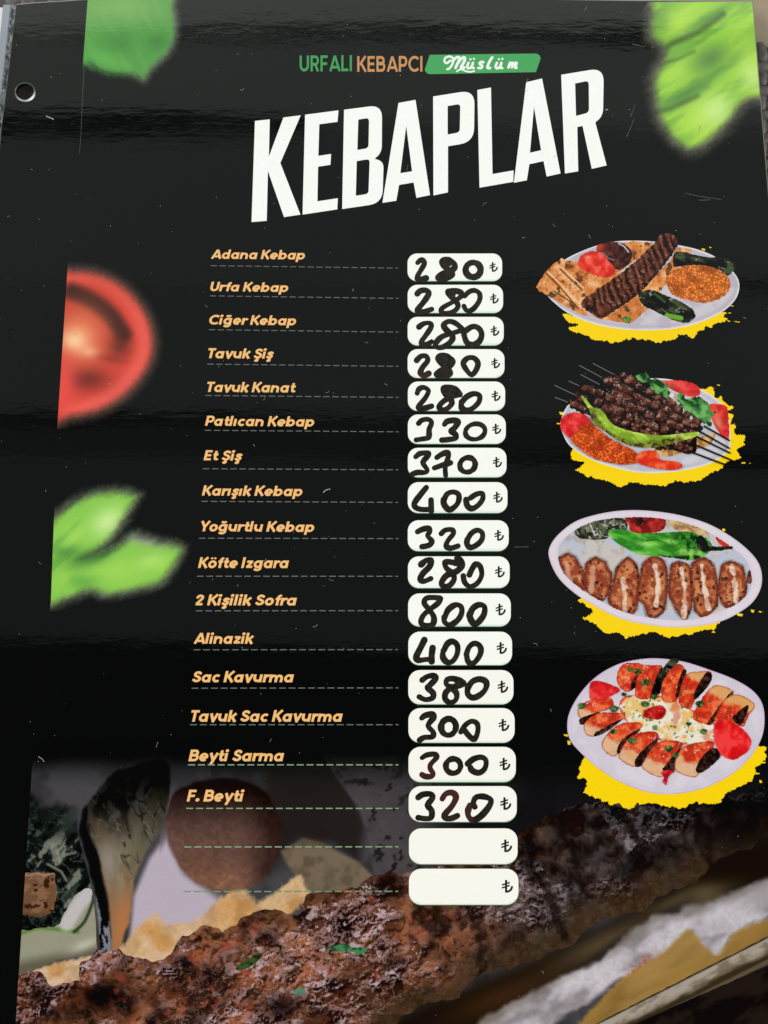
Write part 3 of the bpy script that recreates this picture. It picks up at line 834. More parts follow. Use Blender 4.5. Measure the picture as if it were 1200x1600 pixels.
def glyph(ch, h):
    """-> polygons in units of the cap height, advance"""
    S = []; P = []          # strokes (points, closed), extra polygons
    def ln(*p): S.append((np.array(p, float), False))
    def st(a): S.append((a, False))
    def ring(a): S.append((a, True))
    r, ry = .345 - h, .355 - h + .01
    if ch in 'aàgğ': ring(circ(.35, .35, r, ry)); 
    if ch == 'a': ln((.60, 0), (.60, .70)); adv = .80
    elif ch in 'gğ':
        st(cat([(.60, .70), (.60, -.02)], arc(.36, -.02, .24, .16, 0, -150))); adv = .80
        if ch == 'ğ': st(arc(.37, .98, .16, .12, 200, 340, 8))
    elif ch == 'b': ln((h, 0), (h, 1.0)); ring(circ(.38, .35, r, ry)); adv = .79
    elif ch == 'd': ring(circ(.35, .35, r, ry)); ln((.60, 0), (.60, 1.0)); adv = .80
    elif ch == 'p': ln((h, -.28), (h, .70)); ring(circ(.38, .35, r, ry)); adv = .79
    elif ch == 'c': st(arc(.35, .35, r, ry, 48, 312, 16)); adv = .64
    elif ch == 'e': st(cat([(.13, .33), (.56, .33)], arc(.35, .35, r, ry, 5, 312, 18))); adv = .74
    elif ch in 'oö':
        ring(circ(.35, .35, r, ry)); adv = .73
        if ch == 'ö': P += [disc(.22, .90, .095), disc(.48, .90, .095)]
    elif ch == 'f': st(cat([(.24, 0), (.24, .72)], arc(.42, .72, .18, .17, 180, 85, 7))); ln((.05, .60), (.44, .60)); adv = .46
    elif ch in 'iı':
        ln((h, 0), (h, .70)); adv = .32
        if ch == 'i': P += [disc(h, .90, .135)]
    elif ch == 'l': ln((h, 0), (h, 1.0)); adv = .32
    elif ch == 'k': ln((h, 0), (h, 1.0)); ln((.56, .72), (.20, .33)); ln((.27, .42), (.58, -.02)); adv = .66
    elif ch == 'n': ln((h, 0), (h, .70)); st(cat(arc(.355, .36, .23, .22, 170, 0, 9), [(.585, 0)])); adv = .77
    elif ch == 'm':
        ln((h, 0), (h, .70)); st(cat(arc(.335, .37, .20, .21, 170, 0, 9), [(.535, 0)])); st(cat(arc(.745, .37, .20, .21, 180, 0, 9), [(.945, 0)])); adv = 1.12
    elif ch == 'r': ln((h, 0), (h, .70)); st(sm((h, .36), (.2, .53), (.32, .59), (.43, .58))); adv = .46
    elif ch in 'sş':
        st(sm((.47, .53), (.37, .6), (.22, .595), (.15, .49), (.25, .39), (.37, .33), (.43, .22), (.34, .11), (.19, .105), (.07, .19))); adv = .57
        if ch == 'ş': st(sm((.27, .02), (.29, -.08), (.33, -.15), (.25, -.23), (.15, -.2)))
    elif ch == 't': st(sm((.22, .92), (.22, .5), (.22, .25), (.28, .12), (.43, .12))); ln((.05, .59), (.44, .59)); adv = .48
    elif ch == 'u': st(cat([(h, .70), (h, .34)], arc(.355, .34, .23, .22, 180, 360, 10), [(.585, .70)])); ln((.585, 0), (.585, .4)); adv = .77
    elif ch == 'v': ln((.08, .72), (.33, .03), (.58, .72)); adv = .65
    elif ch == 'y': ln((.08, .72), (.34, .08)); ln((.60, .72), (.22, -.28)); adv = .66
    elif ch == 'z': ln((.05, .59), (.52, .59)); ln((.50, .62), (.10, .09)); ln((.06, .115), (.55, .115)); adv = .61
    elif ch == 'A': ln((.09, 0), (.45, .97)); ln((.83, 0), (.46, .97)); ln((.25, .26), (.67, .26)); adv = .90
    elif ch == 'B':
        ln((h, 0), (h, 1)); st(cat([(h, 1 - h)], arc(.40, .70, .17, .30 - h, 90, -90, 9), [(h, .525)])); st(cat([(h, .525)], arc(.42, .32, .20, .32 - h, 90, -90, 9), [(h, h)])); adv = .74
    elif ch == 'C': st(arc(.5, .5, .5 - h, .5 - h + .01, 45, 315, 20)); adv = .88
    elif ch == 'E': ln((h, 0), (h, 1)); ln((h, 1 - h), (.57, 1 - h)); ln((h, .5), (.53, .5)); ln((h, h), (.57, h)); adv = .64
    elif ch == 'F': ln((h, 0), (h, 1)); ln((h, 1 - h), (.57, 1 - h)); ln((h, .48), (.53, .48)); adv = .62
    elif ch == 'I': ln((h, 0), (h, 1)); adv = .32
    elif ch == 'K': ln((h, 0), (h, 1)); ln((.66, 1.0), (.20, .45)); ln((.30, .55), (.68, 0)); adv = .75
    elif ch == 'L': ln((h, 0), (h, 1)); ln((h, h), (.55, h)); adv = .60
    elif ch == 'P': ln((h, 0), (h, 1)); st(cat([(h, 1 - h)], arc(.40, .66, .19, .34 - h, 90, -90, 10), [(h, .32 + h)])); adv = .69
    elif ch == 'R': ln((h, 0), (h, 1)); st(cat([(h, 1 - h)], arc(.40, .68, .18, .32 - h, 90, -90, 10), [(h, .36 + h)])); ln((.36, .45), (.60, 0)); adv = .72
    elif ch in 'SŞ':
        st(sm((.57, .77), (.46, .87), (.28, .875), (.16, .76), (.2, .6), (.38, .5), (.53, .4), (.57, .25), (.45, .13), (.26, .12), (.08, .24))); adv = .70
        if ch == 'Ş': st(sm((.32, .02), (.34, -.08), (.38, -.15), (.30, -.23), (.2, -.2)))
    elif ch == 'T': ln((0, 1 - h), (.64, 1 - h)); ln((.32, 0), (.32, 1 - h)); adv = .66
    elif ch == 'U': st(cat([(h, 1), (h, .38)], arc(.37, .38, .37 - h, .38 - h, 180, 360, 12), [(.74 - h, 1)])); adv = .80
    elif ch == 'Y': ln((.06, 1), (.36, .42)); ln((.68, 1), (.36, .42)); ln((.36, 0), (.36, .46)); adv = .74
    elif ch == '2': st(cat(sm((.08, .68), (.14, .83), (.3, .88), (.45, .80), (.46, .64), (.32, .42), (.10, .14)))); ln((.05, h), (.57, h)); adv = .64
    elif ch == '.': P += [disc(.15, .14, .15)]; adv = .32
    elif ch == ' ': adv = .26
    for p, cl in S:
        P += stroke(p, h, cl, nd=9)
    return P, adv

def text_part(name, s, x0, x1, yl, yr, cap, slant, col, parent, level, h=H, gap=.02, label=None, sxk=None):
    items = []; x = 0
    for ch in s:
        P, adv = glyph(ch, h)
        items.append([p + np.array([x, 0]) for p in P]); x += adv + gap
    A = np.vstack([p for it in items for p in it])
    shx = A[:, 0] + slant * A[:, 1]
    lo, hi = shx.min(), shx.max()
    k = (x1 - x0) / (hi - lo)
    parts = []
    for it in items:
        if not it: continue
        L = []
        for p in it:
            X = x0 + (p[:, 0] + slant * p[:, 1] - lo) * k
            base = yl + (yr - yl) * (X - x0) / (x1 - x0)
            L.append(np.stack([X, base - p[:, 1] * cap], 1))
        parts.append(fill(L))
    V, F = merge(parts)
    o = flat(name, V, F, level, M_PRINT, parent, np.array(col, float))
    if label: o['label'] = label
    return o

# restaurant line and green badge
text_part('brand_lettering', 'URFALI', 468.2, 549.8, 111.8, 111.2, 25, 0, (72, 158, 92), menu, 2, .085, .07, 'green capitals of the restaurant line')
text_part('brand_lettering', 'KEBAPCI', 558.2, 660, 112.2, 112, 24.5, 0, (200, 148, 96), menu, 2, .085, .07, 'tan capitals of the restaurant line')
bz = lambda pts: np.array([(450 + x / 2.927, 70 + y / 2.927) for x, y in pts])
V, F = fill([bz(cat([(648, 46), (1128, 40)], arc(1131, 62, 24, 22, 80 - 170, 10, 7), [(1134, 125)], [(660, 134)], arc(650, 112, 24, 22, 90, 180, 6)))])
badge = flat('brand_badge', V, F, 2, M_PRINT, menu, np.array([74, 168, 96.]))
def bst(pts, hw): return [p for p in stroke(bz(smooth(pts, 5, False)), hw * 1.22 / 2.927, caps=True, nd=8)]
MU = []
MU += bst([(742, 72), (726, 84), (715, 74), (722, 58), (742, 54), (756, 66), (752, 88), (738, 108), (728, 112)], 4.2)
MU += bst([(752, 76), (770, 58), (784, 60), (776, 84), (766, 106)], 5)
MU += bst([(772, 92), (790, 66), (806, 58), (808, 72), (796, 94), (792, 106), (806, 104)], 5.5)
MU += bst([(772, 122), (790, 112), (812, 120), (832, 124), (852, 120)], 3.2)
def u_(x): return bst([(x, 82), (x - 7, 100), (x + 2, 108), (x + 16, 96), (x + 20, 82)], 4.6) + bst([(x + 20, 82), (x + 14, 104), (x + 24, 106)], 4.6) + bst([(x + 8, 66), (x + 9, 67)], 4) + bst([(x + 24, 64), (x + 25, 65)], 4)
MU += u_(826)
MU += bst([(894, 80), (884, 78), (876, 86), (888, 96), (884, 106), (870, 106)], 4.8)
MU += bst([(934, 58), (922, 76), (912, 104), (924, 106)], 5)
MU += u_(956)
MU += bst([(1008, 104), (1016, 82)], 5) + bst([(1010, 100), (1022, 84), (1030, 84), (1024, 104)], 4.6) + bst([(1026, 98), (1038, 84), (1046, 84), (1038, 104), (1046, 105)], 4.6)
V, F = fill(MU)
flat('script_lettering', V, F, 3, M_PRINT, badge, np.array([240, 246, 240.]))

# big heading
tz = lambda pts: np.array([(380 + x / 2.069, 70 + y / 2.069) for x, y in pts])
def rc(pts, radii):
    """outline with rounded corners: radii per corner"""
    P = np.asarray(pts, float); out = []
    for i, r in enumerate(radii):
        p, a, b = P[i], P[i - 1], P[(i + 1) % len(P)]
        if r <= 0: out.append(p[None]); continue
        u = (a - p) / np.hypot(*(a - p)); v = (b - p) / np.hypot(*(b - p))
        A, B = p + u * r, p + v * r
        t = np.linspace(0, 1, 8)[:, None]
        out.append((1 - t) ** 2 * A + 2 * t * (1 - t) * p + t * t * B)
    return np.vstack(out)
HEAD = [
    ([[(38, 246), (86, 241), (83, 362), (130, 235), (186, 228), (120, 382), (185, 549), (132, 557), (80, 408), (76, 569), (27, 573)]], []),
    ([[(200, 226), (308, 212), (305, 249), (246, 257), (243, 359), (284, 353), (282, 388), (242, 394), (240, 506), (306, 496), (304, 532), (192, 549)]], []),
    ([rc([(326, 210), (449, 194), (448, 352), (424, 368), (454, 378), (450, 512), (320, 531)], [0, 42, 26, 5, 20, 44, 0])],
     [rc([(372, 242), (407, 236), (405, 334), (369, 340)], [0, 12, 12, 0]), rc([(367, 376), (409, 369), (405, 482), (364, 488)], [0, 12, 12, 0])]),
    ([[(502, 188), (557, 178), (604, 486), (560, 495), (551, 445), (504, 453), (495, 504), (450, 511)]], [[(527, 262), (546, 409), (508, 415)]]),
    ([rc([(614, 167), (748, 146), (746, 314), (662, 328), (662, 477), (615, 487)], [0, 46, 46, 0, 0, 0])], [rc([(661, 198), (702, 191), (700, 283), (661, 290)], [0, 12, 12, 0])]),
    ([[(757, 146), (801, 138), (806, 418), (874, 406), (873, 443), (764, 462)]], []),
    ([[(915, 121), (966, 109), (1026, 416), (981, 426), (971, 376), (925, 386), (917, 438), (875, 446)]], [[(940, 200), (963, 341), (927, 349)]]),
    ([rc([(1028, 97), (1166, 74), (1163, 236), (1138, 250), (1175, 390), (1127, 401), (1097, 262), (1080, 266), (1083, 409), (1040, 416)], [0, 46, 30, 4, 0, 0, 0, 0, 0, 0])], [rc([(1073, 125), (1117, 116), (1118, 219), (1076, 230)], [0, 13, 13, 0])]),
]
parts = []
for outs, holes in HEAD:
    parts.append(fill([tz(o) for o in outs], [tz(h_) for h_ in holes]))
V, F = merge(parts)
flat('title_lettering', V, F, 2, M_PRINT, menu, np.array([250, 253, 249.]))

GOLD = (246, 192, 124)
NAMES = [('Adana Kebap', 329.5, 476.5, 404.3, 405.6, 14.4), ('Urfa Kebap', 328.6, 450.4, 455, 456.4, 14.6), ('Ciğer Kebap', 327, 462.7, 507, 508.4, 15),
         ('Tavuk Şiş', 325.6, 428, 559.7, 560.5, 15.6), ('Tavuk Kanat', 324, 462.4, 612.4, 613.4, 15.8), ('Patlıcan Kebap', 320.2, 491, 665.2, 666.5, 15.6),
         ('Et Şiş', 318, 379, 719.2, 719.9, 15.8), ('Karışık Kebap', 315.4, 472.6, 774.2, 775.2, 15.8), ('Yoğurtlu Kebap', 314.5, 491, 830.2, 831.2, 16.2),
         ('Köfte Izgara', 309.4, 451.6, 887.5, 887.6, 16.8), ('2 Kişilik Sofra', 305.5, 464, 945.8, 946, 17), ('Alinazik', 302.5, 397, 1005.7, 1005.8, 17),
         ('Sac Kavurma', 300.4, 459.4, 1066, 1066, 17.4), ('Tavuk Sac Kavurma', 299, 535.6, 1127.6, 1127.6, 18), ('Beyti Sarma', 294.4, 444, 1189.4, 1189.4, 18.2), ('F. Beyti', 291.7, 382, 1252.3, 1252.4, 18.4)]
for s, x0, x1, yl, yr, cap in NAMES:
    text_part('dish_name', s, x0, x1, yl, yr, cap, .2, GOLD, menu, 12, label='golden dish name %s' % s)

DASH = [(329.5, 415.3, 622, 419), (328, 462.4, 622.6, 466.3), (326.5, 515.2, 622.6, 519), (324, 569, 622.6, 572.5), (321, 618, 622.6, 621), (320, 672.4, 622.6, 674.8),
        (317, 732.4, 622.4, 734.2), (315, 783.4, 622, 785), (311, 841, 622.6, 841.6), (308, 900.4, 622, 900.4), (306, 954.4, 622, 954.1), (302.5, 1015.3, 622, 1015),
        (299.5, 1075.3, 622.6, 1074.7), (297, 1132.3, 622.6, 1132.3), (294, 1195, 622.6, 1195), (291, 1263, 622.6, 1263), (288, 1323.3, 622.6, 1323), (287, 1393, 622.4, 1392.6)]
for i, (x0, y0, x1, y1) in enumerate(DASH):
    n = 21.3; P = []
    hw = .55 + .014 * i + (.12 if i >= 14 else 0)
    for k in range(22):
        a, b = k / n, min((k + .70) / n, 1)
        if a >= 1: break
        pa = np.array([x0 + (x1 - x0) * a, y0 + (y1 - y0) * a]); pb = np.array([x0 + (x1 - x0) * b, y0 + (y1 - y0) * b])
        P.append(np.array([pa + (0, hw), pb + (0, hw), pb - (0, hw), pa - (0, hw)]))
    V = np.vstack(P); F = np.array([f for q in range(len(P)) for f in ((4 * q, 4 * q + 1, 4 * q + 2), (4 * q, 4 * q + 2, 4 * q + 3))])
    c = np.array([112, 117, 114.]) if i < 13 else (np.array([106, 124, 112.]) if i == 13 else np.array([142, 168, 136.]))
    if i == 17: c = np.array([124, 152, 118.])
    flat('dashed_line', V, F, 12, M_PRINT, menu, c)

# ------------------------------------------------------------------ price boxes, lira signs and handwriting
BOX = [(636.8, 396.3, 784.5, 439.5), (637, 445.2, 786, 489.3), (637, 495.3, 787, 540), (637, 545.7, 788.2, 590.7), (637.3, 596.3, 789.2, 642.2), (637.3, 647.8, 790.2, 693.8),
       (637.3, 699.8, 791.3, 746), (637.2, 753.5, 792.8, 801.8), (637.2, 813, 794.7, 861.3), (637.4, 869.4, 796.2, 919), (637.7, 927.3, 798, 978.9), (638, 987, 800, 1039.4),
       (638, 1047, 802.2, 1100.6), (638.2, 1106.4, 804, 1160.6), (638.4, 1166.9, 805.8, 1222), (638.6, 1228.3, 807.3, 1284.2), (639, 1294.3, 808.6, 1350.2), (639, 1357.3, 810, 1413.6)]
def rrect(x0, y0, x1, y1, r):
    return np.vstack([arc(x1 - r, y1 - r, r, r, 0, 90, 9), arc(x0 + r, y1 - r, r, r, 90, 180, 9), arc(x0 + r, y0 + r, r, r, 180, 270, 9), arc(x1 - r, y0 + r, r, r, 270, 360, 9)])
Z = lambda ox, oy, s: (lambda pts: np.array([(ox + x / s, oy + y / s) for x, y in pts]))
Z1, Z2, Z3, Z4 = Z(630, 390, 6.667), Z(630, 590, 6.667), Z(630, 805, 6.486), Z(630, 1040, 6.4)
def el(cx, cy, rx, ry, ang=0, n=14):
    t = np.linspace(.4, .4 + 2 * math.pi, n)
    c, s = math.cos(math.radians(ang)), math.sin(math.radians(ang))
    X, Y = rx * np.cos(t), ry * np.sin(t)
    return [(cx + x * c - y * s, cy + x * s + y * c) for x, y in zip(X, Y)]
D = 1  # a digit is a list of strokes
HAND = [
 (Z1, '280', [[[(150, 138), (175, 116), (205, 112), (222, 145), (190, 205), (150, 275), (147, 308), (190, 308), (238, 298)]],
              [[(500, 128), (470, 108), (430, 106), (400, 128), (420, 175), (480, 220), (510, 262), (450, 300), (385, 310), (362, 290), (400, 256), (480, 226), (530, 196), (536, 156), (505, 128), (470, 150)], [(420, 140), (450, 160)], [(390, 290), (480, 255)]],
              [el(728, 212, 78, 76)]], 28),
 (Z1, '280', [[[(146, 462), (180, 430), (240, 426), (266, 462), (215, 545), (150, 625), (160, 650), (220, 648), (298, 622)]],
              [[(470, 435), (540, 432), (600, 448), (600, 490), (520, 545), (420, 600), (392, 640), (430, 668), (510, 655), (570, 600), (550, 540), (480, 475), (470, 435), (520, 470)]],
              [[(632, 590), (655, 632), (690, 640), (740, 610), (794, 530), (795, 462), (750, 428), (690, 438), (640, 484)]]], 27),
 (Z1, '280', [[[(165, 806), (215, 772), (280, 768), (290, 810), (235, 895), (190, 960), (198, 992), (250, 990), (296, 958)]],
              [[(620, 830), (540, 765), (470, 750), (420, 790), (460, 850), (510, 895), (505, 950), (430, 1010), (360, 1022), (335, 985), (400, 910), (520, 870), (620, 838)]],
              [[(645, 850), (720, 803), (785, 820), (818, 885), (790, 960), (725, 992), (665, 972), (636, 900), (630, 850)]]], 26),
 (Z1, '280', [[[(140, 1155), (185, 1112), (240, 1112), (254, 1160), (200, 1230), (180, 1285), (215, 1312), (265, 1292)]],
              [[(500, 1190), (470, 1120), (400, 1105), (365, 1135), (400, 1190), (470, 1240), (492, 1290), (440, 1318), (370, 1318), (345, 1296), (390, 1262), (480, 1218), (518, 1170), (480, 1130), (430, 1140)], [(390, 1150), (440, 1175)], [(380, 1290), (450, 1262)]],
              [[(640, 1232), (626, 1180), (670, 1132), (735, 1130), (778, 1180), (762, 1250), (715, 1306), (670, 1270), (640, 1225)]]], 28),
 (Z2, '280', [[[(145, 164), (165, 120), (215, 103), (264, 140), (225, 220), (160, 298), (172, 325), (230, 318), (295, 298)]],
              [[(590, 178), (550, 122), (480, 102), (420, 110), (425, 160), (470, 195), (560, 182)], [(440, 130), (550, 160)], [(480, 210), (410, 255), (372, 310), (410, 340), (470, 315), (508, 262), (480, 205)]],
              [[(605, 268), (655, 205), (735, 168), (795, 190), (785, 258), (720, 322), (650, 340), (608, 315), (605, 250)]]], 27),
 (Z2, '330', [[[(160, 478), (195, 444), (260, 436), (296, 470), (270, 540), (270, 600), (262, 628), (200, 640), (135, 650)]],
              [[(430, 488), (460, 456), (540, 446), (572, 468), (530, 530), (500, 560), (550, 595), (548, 632), (480, 645), (402, 652)]],
              [el(750, 563, 104, 80, -12)]], 26),
 (Z2, '370', [[[(130, 826), (175, 792), (255, 786), (258, 815), (205, 880), (230, 930), (252, 965), (230, 990), (150, 988), (95, 1006)]],
              [[(350, 834), (400, 800), (465, 782), (468, 830), (438, 930), (442, 1020)], [(325, 942), (410, 912), (492, 888)]],
              [el(670, 910, 82, 74, -28)]], 26),
 (Z2, '400', [[[(240, 1146), (180, 1220), (118, 1305), (125, 1350), (190, 1374), (292, 1374)], [(290, 1275), (292, 1390)]],
              [[(420, 1290), (455, 1215), (520, 1192), (578, 1220), (572, 1300), (520, 1360), (470, 1375), (425, 1320), (420, 1270)]],
              [[(700, 1255), (760, 1216), (825, 1208), (825, 1270), (775, 1335), (710, 1366), (664, 1330), (656, 1272)]]], 27),
 (Z3, '320', [[[(145, 168), (200, 142), (262, 134), (268, 170), (246, 210), (290, 262), (262, 305), (190, 320)]],
              [[(385, 188), (425, 152), (495, 148), (508, 188), (455, 255), (435, 312), (480, 335), (555, 312)]],
              [[(648, 262), (680, 195), (745, 152), (800, 178), (798, 245), (745, 302), (680, 328), (645, 290), (650, 245)]]], 27),
 (Z3, '280', [[[(182, 500), (230, 460), (280, 456), (268, 520), (200, 590), (172, 650), (205, 672), (280, 642)]],
              [[(545, 490), (480, 475), (420, 478), (440, 540), (500, 590), (516, 650), (470, 712), (410, 722), (390, 680), (440, 610), (540, 570), (595, 510), (580, 450), (545, 440)]],
              [[(608, 615), (622, 680), (672, 722), (745, 695), (795, 610), (780, 520), (735, 495), (695, 550), (670, 605)]]], 27),
 (Z3, '800', [[[(372, 840), (300, 834), (235, 842), (212, 890), (260, 955), (310, 1030), (300, 1105), (230, 1122), (180, 1090), (200, 1020), (270, 955), (350, 895), (378, 845)]],
              [[(420, 1040), (455, 960), (530, 908), (588, 930), (590, 1000), (545, 1070), (475, 1112), (420, 1085), (414, 1030)]],
              [[(670, 1020), (705, 945), (765, 908), (822, 925), (820, 1000), (775, 1070), (725, 1105), (685, 1060), (670, 1000)]]], 27),
 (Z3, '400', [[[(215, 1264), (175, 1345), (132, 1435), (155, 1470), (230, 1462), (288, 1462)], [(298, 1345), (288, 1420), (288, 1482)]],
              [[(412, 1370), (450, 1300), (505, 1280), (550, 1325), (545, 1410), (500, 1480), (445, 1490), (402, 1440), (405, 1370)]],
              [[(640, 1410), (665, 1340), (715, 1300), (770, 1318), (788, 1380), (755, 1455), (700, 1505), (655, 1480), (640, 1400)]]], 27),
 (Z4, '380', [[[(190, 145), (240, 110), (310, 100), (322, 135), (262, 200), (245, 225), (300, 275), (290, 325), (220, 340), (160, 312)]],
              [[(610, 185), (570, 150), (500, 130), (440, 140), (430, 185), (490, 215), (600, 185)], [(530, 150), (600, 170)], [(480, 220), (425, 270), (420, 335), (475, 372), (530, 335), (530, 270), (480, 222)]],
              [[(645, 225), (690, 160), (765, 135), (830, 165), (822, 235), (765, 295), (695, 322), (645, 285), (645, 215)]]], 27),
 (Z4, '300', [[[(185, 525), (220, 498), (290, 486), (298, 525), (248, 600), (300, 665), (290, 712), (210, 718), (165, 745)]],
              [el(453, 614, 74, 82, 10)],
              [[(575, 665), (620, 595), (685, 556), (740, 582), (745, 660), (712, 735), (660, 705), (600, 630)]]], 27),
 (Z4, '300', [[[(188, 922), (240, 892), (320, 886), (332, 920), (275, 985), (270, 1030), (300, 1080), (280, 1108), (220, 1108), (188, 1090)]],
              [el(500, 1004, 74, 72, -20)],
              [[(645, 982), (700, 935), (780, 915), (828, 950), (815, 1030), (755, 1072), (690, 1050), (672, 1020)]]], 27),
 (Z4, '320', [[[(150, 1318), (195, 1288), (275, 1284), (295, 1320), (245, 1395), (285, 1450), (278, 1520), (220, 1530), (150, 1520)]],
              [[(390, 1332), (425, 1282), (490, 1270), (528, 1315), (490, 1400), (415, 1490), (430, 1528), (490, 1524), (542, 1500)]],
              [[(715, 1412), (700, 1370), (730, 1315), (810, 1310), (878, 1345), (850, 1420), (770, 1510), (695, 1545), (650, 1500), (650, 1440), (668, 1400)]]], 28),
]
INKC = np.array([42, 38, 33.])
for i, (x0, y0, x1, y1) in enumerate(BOX):
    hgt = y1 - y0; r = hgt * .34
    Lo = rrect(x0, y0, x1, y1, r)
    V, F = fill([Lo], (), 4)
    lo_c = np.array([251, 253, 246.]) if i < 12 else np.array([252, 250, 242.])
    def bc(V, Lo=Lo, lo_c=lo_c, y1=y1):
        s = sdf(V, Lo)
        C = np.tile(lo_c, (len(V), 1))
        return mixc(C, (196, 226, 206), .8 * sstep(-1.6, -.1, s) * sstep(y1 - 12, y1, V[:, 1]))
    lab = 'white price box with handwritten %s' % HAND[i][1] if i < len(HAND) else 'empty white price box with only the currency sign'
    V2, F2 = fill([rrect(x0 - .6, y0 - .4, x1 + .6, y1 + 1.3, r + .6)])
    bo = flat('price_box', V, F, 15, M_PRINT, menu, bc); bo['label'] = lab
    flat('box_outline', V2, F2, 14, M_PRINT, bo, np.array([44, 74, 52.]) if i < 14 else np.array([78, 104, 72.]))
    # lira sign
    k = hgt / 43.2; cx = x1 - 13.2 * k; cy = .5 * (y0 + y1) - .2 * k
    def lt(pts): return np.array([(cx + x * k, cy + y * k) for x, y in pts])
    P = stroke(lt([(-1.6, -8), (-1.6, 7)]), 1.35 * k)
    P += stroke(lt(sm((-1.6, 6.2), (1.5, 5.6), (4.4, 3.2), (5.6, -.2))), 1.3 * k)
    P += stroke(lt([(-6.6, -1.9), (2.8, -5.0)]), .95 * k) + stroke(lt([(-6.6, 1.6), (2.8, -1.5)]), .95 * k)
    V, F = fill(P)
    flat('currency_sign', V, F, 16, M_PRINT, bo, np.array([40, 46, 40.]))
    if i < len(HAND):
        z, s, digits, hw = HAND[i]
        sc = {Z1: 6.667, Z2: 6.667, Z3: 6.486, Z4: 6.4}[z]
        for q, d in enumerate(digits):
            P = []
            for stp in d:
                pts = smooth(z(stp), 3, False)
                P += stroke(pts, hw / sc * (1.09 + .05 * math.sin(i * 3 + q)), caps=True, nd=12, wob=.16, seed=i * 5 + q)
            V, F = fill(P, (), 1.6)
            def hc(V, i=i, q=q):
                C = np.tile(INKC, (len(V), 1))
                C = mixc(C, (26, 24, 22), .6 * sstep(.5, .75, fbm(V, 6, i * 3 + q, 3)))
                C = mixc(C, (58, 52, 46), .5 * sstep(.62, .8, fbm(V, 3.2, 40 + i * 3 + q, 2)))
                if i == 14 and q == 0: C = mixc(C, (70, 40, 38), .9 * sstep(1185, 1196, V[:, 1]))
                if i == 15 and q == 1: C = mixc(C, (66, 40, 38), .9 * sstep(1272, 1258, V[:, 1]) + .3)
                if i == 15 and q == 2: C = mixc(C, (68, 44, 40), .9 * sstep(742, 734, V[:, 0]))
                if i == 3 and q == 0: C = mixc(C, (64, 40, 38), .8 * sstep(580, 586, V[:, 1]))
                return C
            flat('handwritten_digit', V, F, 18 + q, M_MARK, bo, hc)

# ------------------------------------------------------------------ the four dish pictures
YEL = np.array([252., 214., 28.])
def cells(V, sc, seed, ang=0, ratio=1.): return worley(V, sc, seed, ang, ratio)

def food(base, dark, light, sc, seed, a=.8, b=.7, ang=0, ratio=1., edge=0, poly=None, e=.7):
    def f(V):
        n = fbm(V, sc, seed, 4, ang, ratio, sc * .5)
        C = np.tile(np.array(base, float), (len(V), 1))
        C = mixc(C, dark, a * sstep(.52, .28, n)); C = mixc(C, light, b * sstep(.56, .78, n))
        if edge:
            C = mixc(C, np.array(dark), e * sstep(-edge, 0, sdf(V, poly[0])))
        return C
    return f

class Dish:
    def __init__(self, ox, oy, s, label, splash, specks, plate, plate_paint, seed):
        self.t = lambda pts: np.array([(ox + x / s, oy + y / s) for x, y in pts], float)
        self.s = s; self.lv = 22; self.seed = seed
        L = rough_edge(rough_edge(self.t(splash), .9, 2.4, seed, 6), .6, 1.2, seed + 1, 1.6)
        V, F = fill([L] + [rough_edge(self.t(q), .8, .8, seed + 3, 2) for q in specks], (), 4)
        self.root = flat('dish_picture', *fill([smooth(self.t(plate), 5)], (), 1.5), self.lv + 1, M_PRINT, menu, lambda V: plate_paint(V, self))
        self.root['label'] = label
        flat('paint_splash', V, F, self.lv, M_PRINT, self.root, YEL)
        self.lv += 2
        self.plate = smooth(self.t(plate), 5)
    def add(self, name, pts, paint, sm=True, edge=.7, pitch=1.25, clip=False):
        L = self.t(pts)
        if sm: L = smooth(L, 5)
        if edge: L = rough_edge(L, .9, edge, self.seed + self.lv, 3.5)
        V, F = fill([L], (), pitch)
        self.poly = L
        o = flat(name, V, F, self.lv, M_PRINT, self.root, paint)
        self.lv += 1
        return o
    def lines(self, name, segs, hw, col):
        P = []
        for a, b in segs: P += stroke(self.t([a, b]), hw)
        V, F = fill(P)
        o = flat(name, V, F, self.lv, M_PRINT, self.root, np.array(col, float)); self.lv += 1
        return o

def plate_paint(base, rimc, shade):
    def f(V, d):
        C = np.tile(np.array(base, float), (len(V), 1))
        P = smooth(d.t(d.plate_pts), 5) if hasattr(d, 'plate_pts') else None
        n = fbm(V, 22, 5, 3)
        C = mixc(C, shade, .7 * sstep(.4, .75, n))
        if PL is not None:
            s = sdf(V, smooth(d.t(PL), 5))
            C = mixc(C, rimc, .9 * sstep(-2.2, -1.2, s)); C = mixc(C, shade, .7 * sstep(-2, -5, s) * sstep(-12, -5, s))
        return C
    return f

def splat(*bits):
    """little flecks flicked off the brush"""
    return [[(x - w, y - h), (x + w, y - h * .4), (x + w * .8, y + h), (x - w * .7, y + h * .6)] for x, y, w, h in bits]

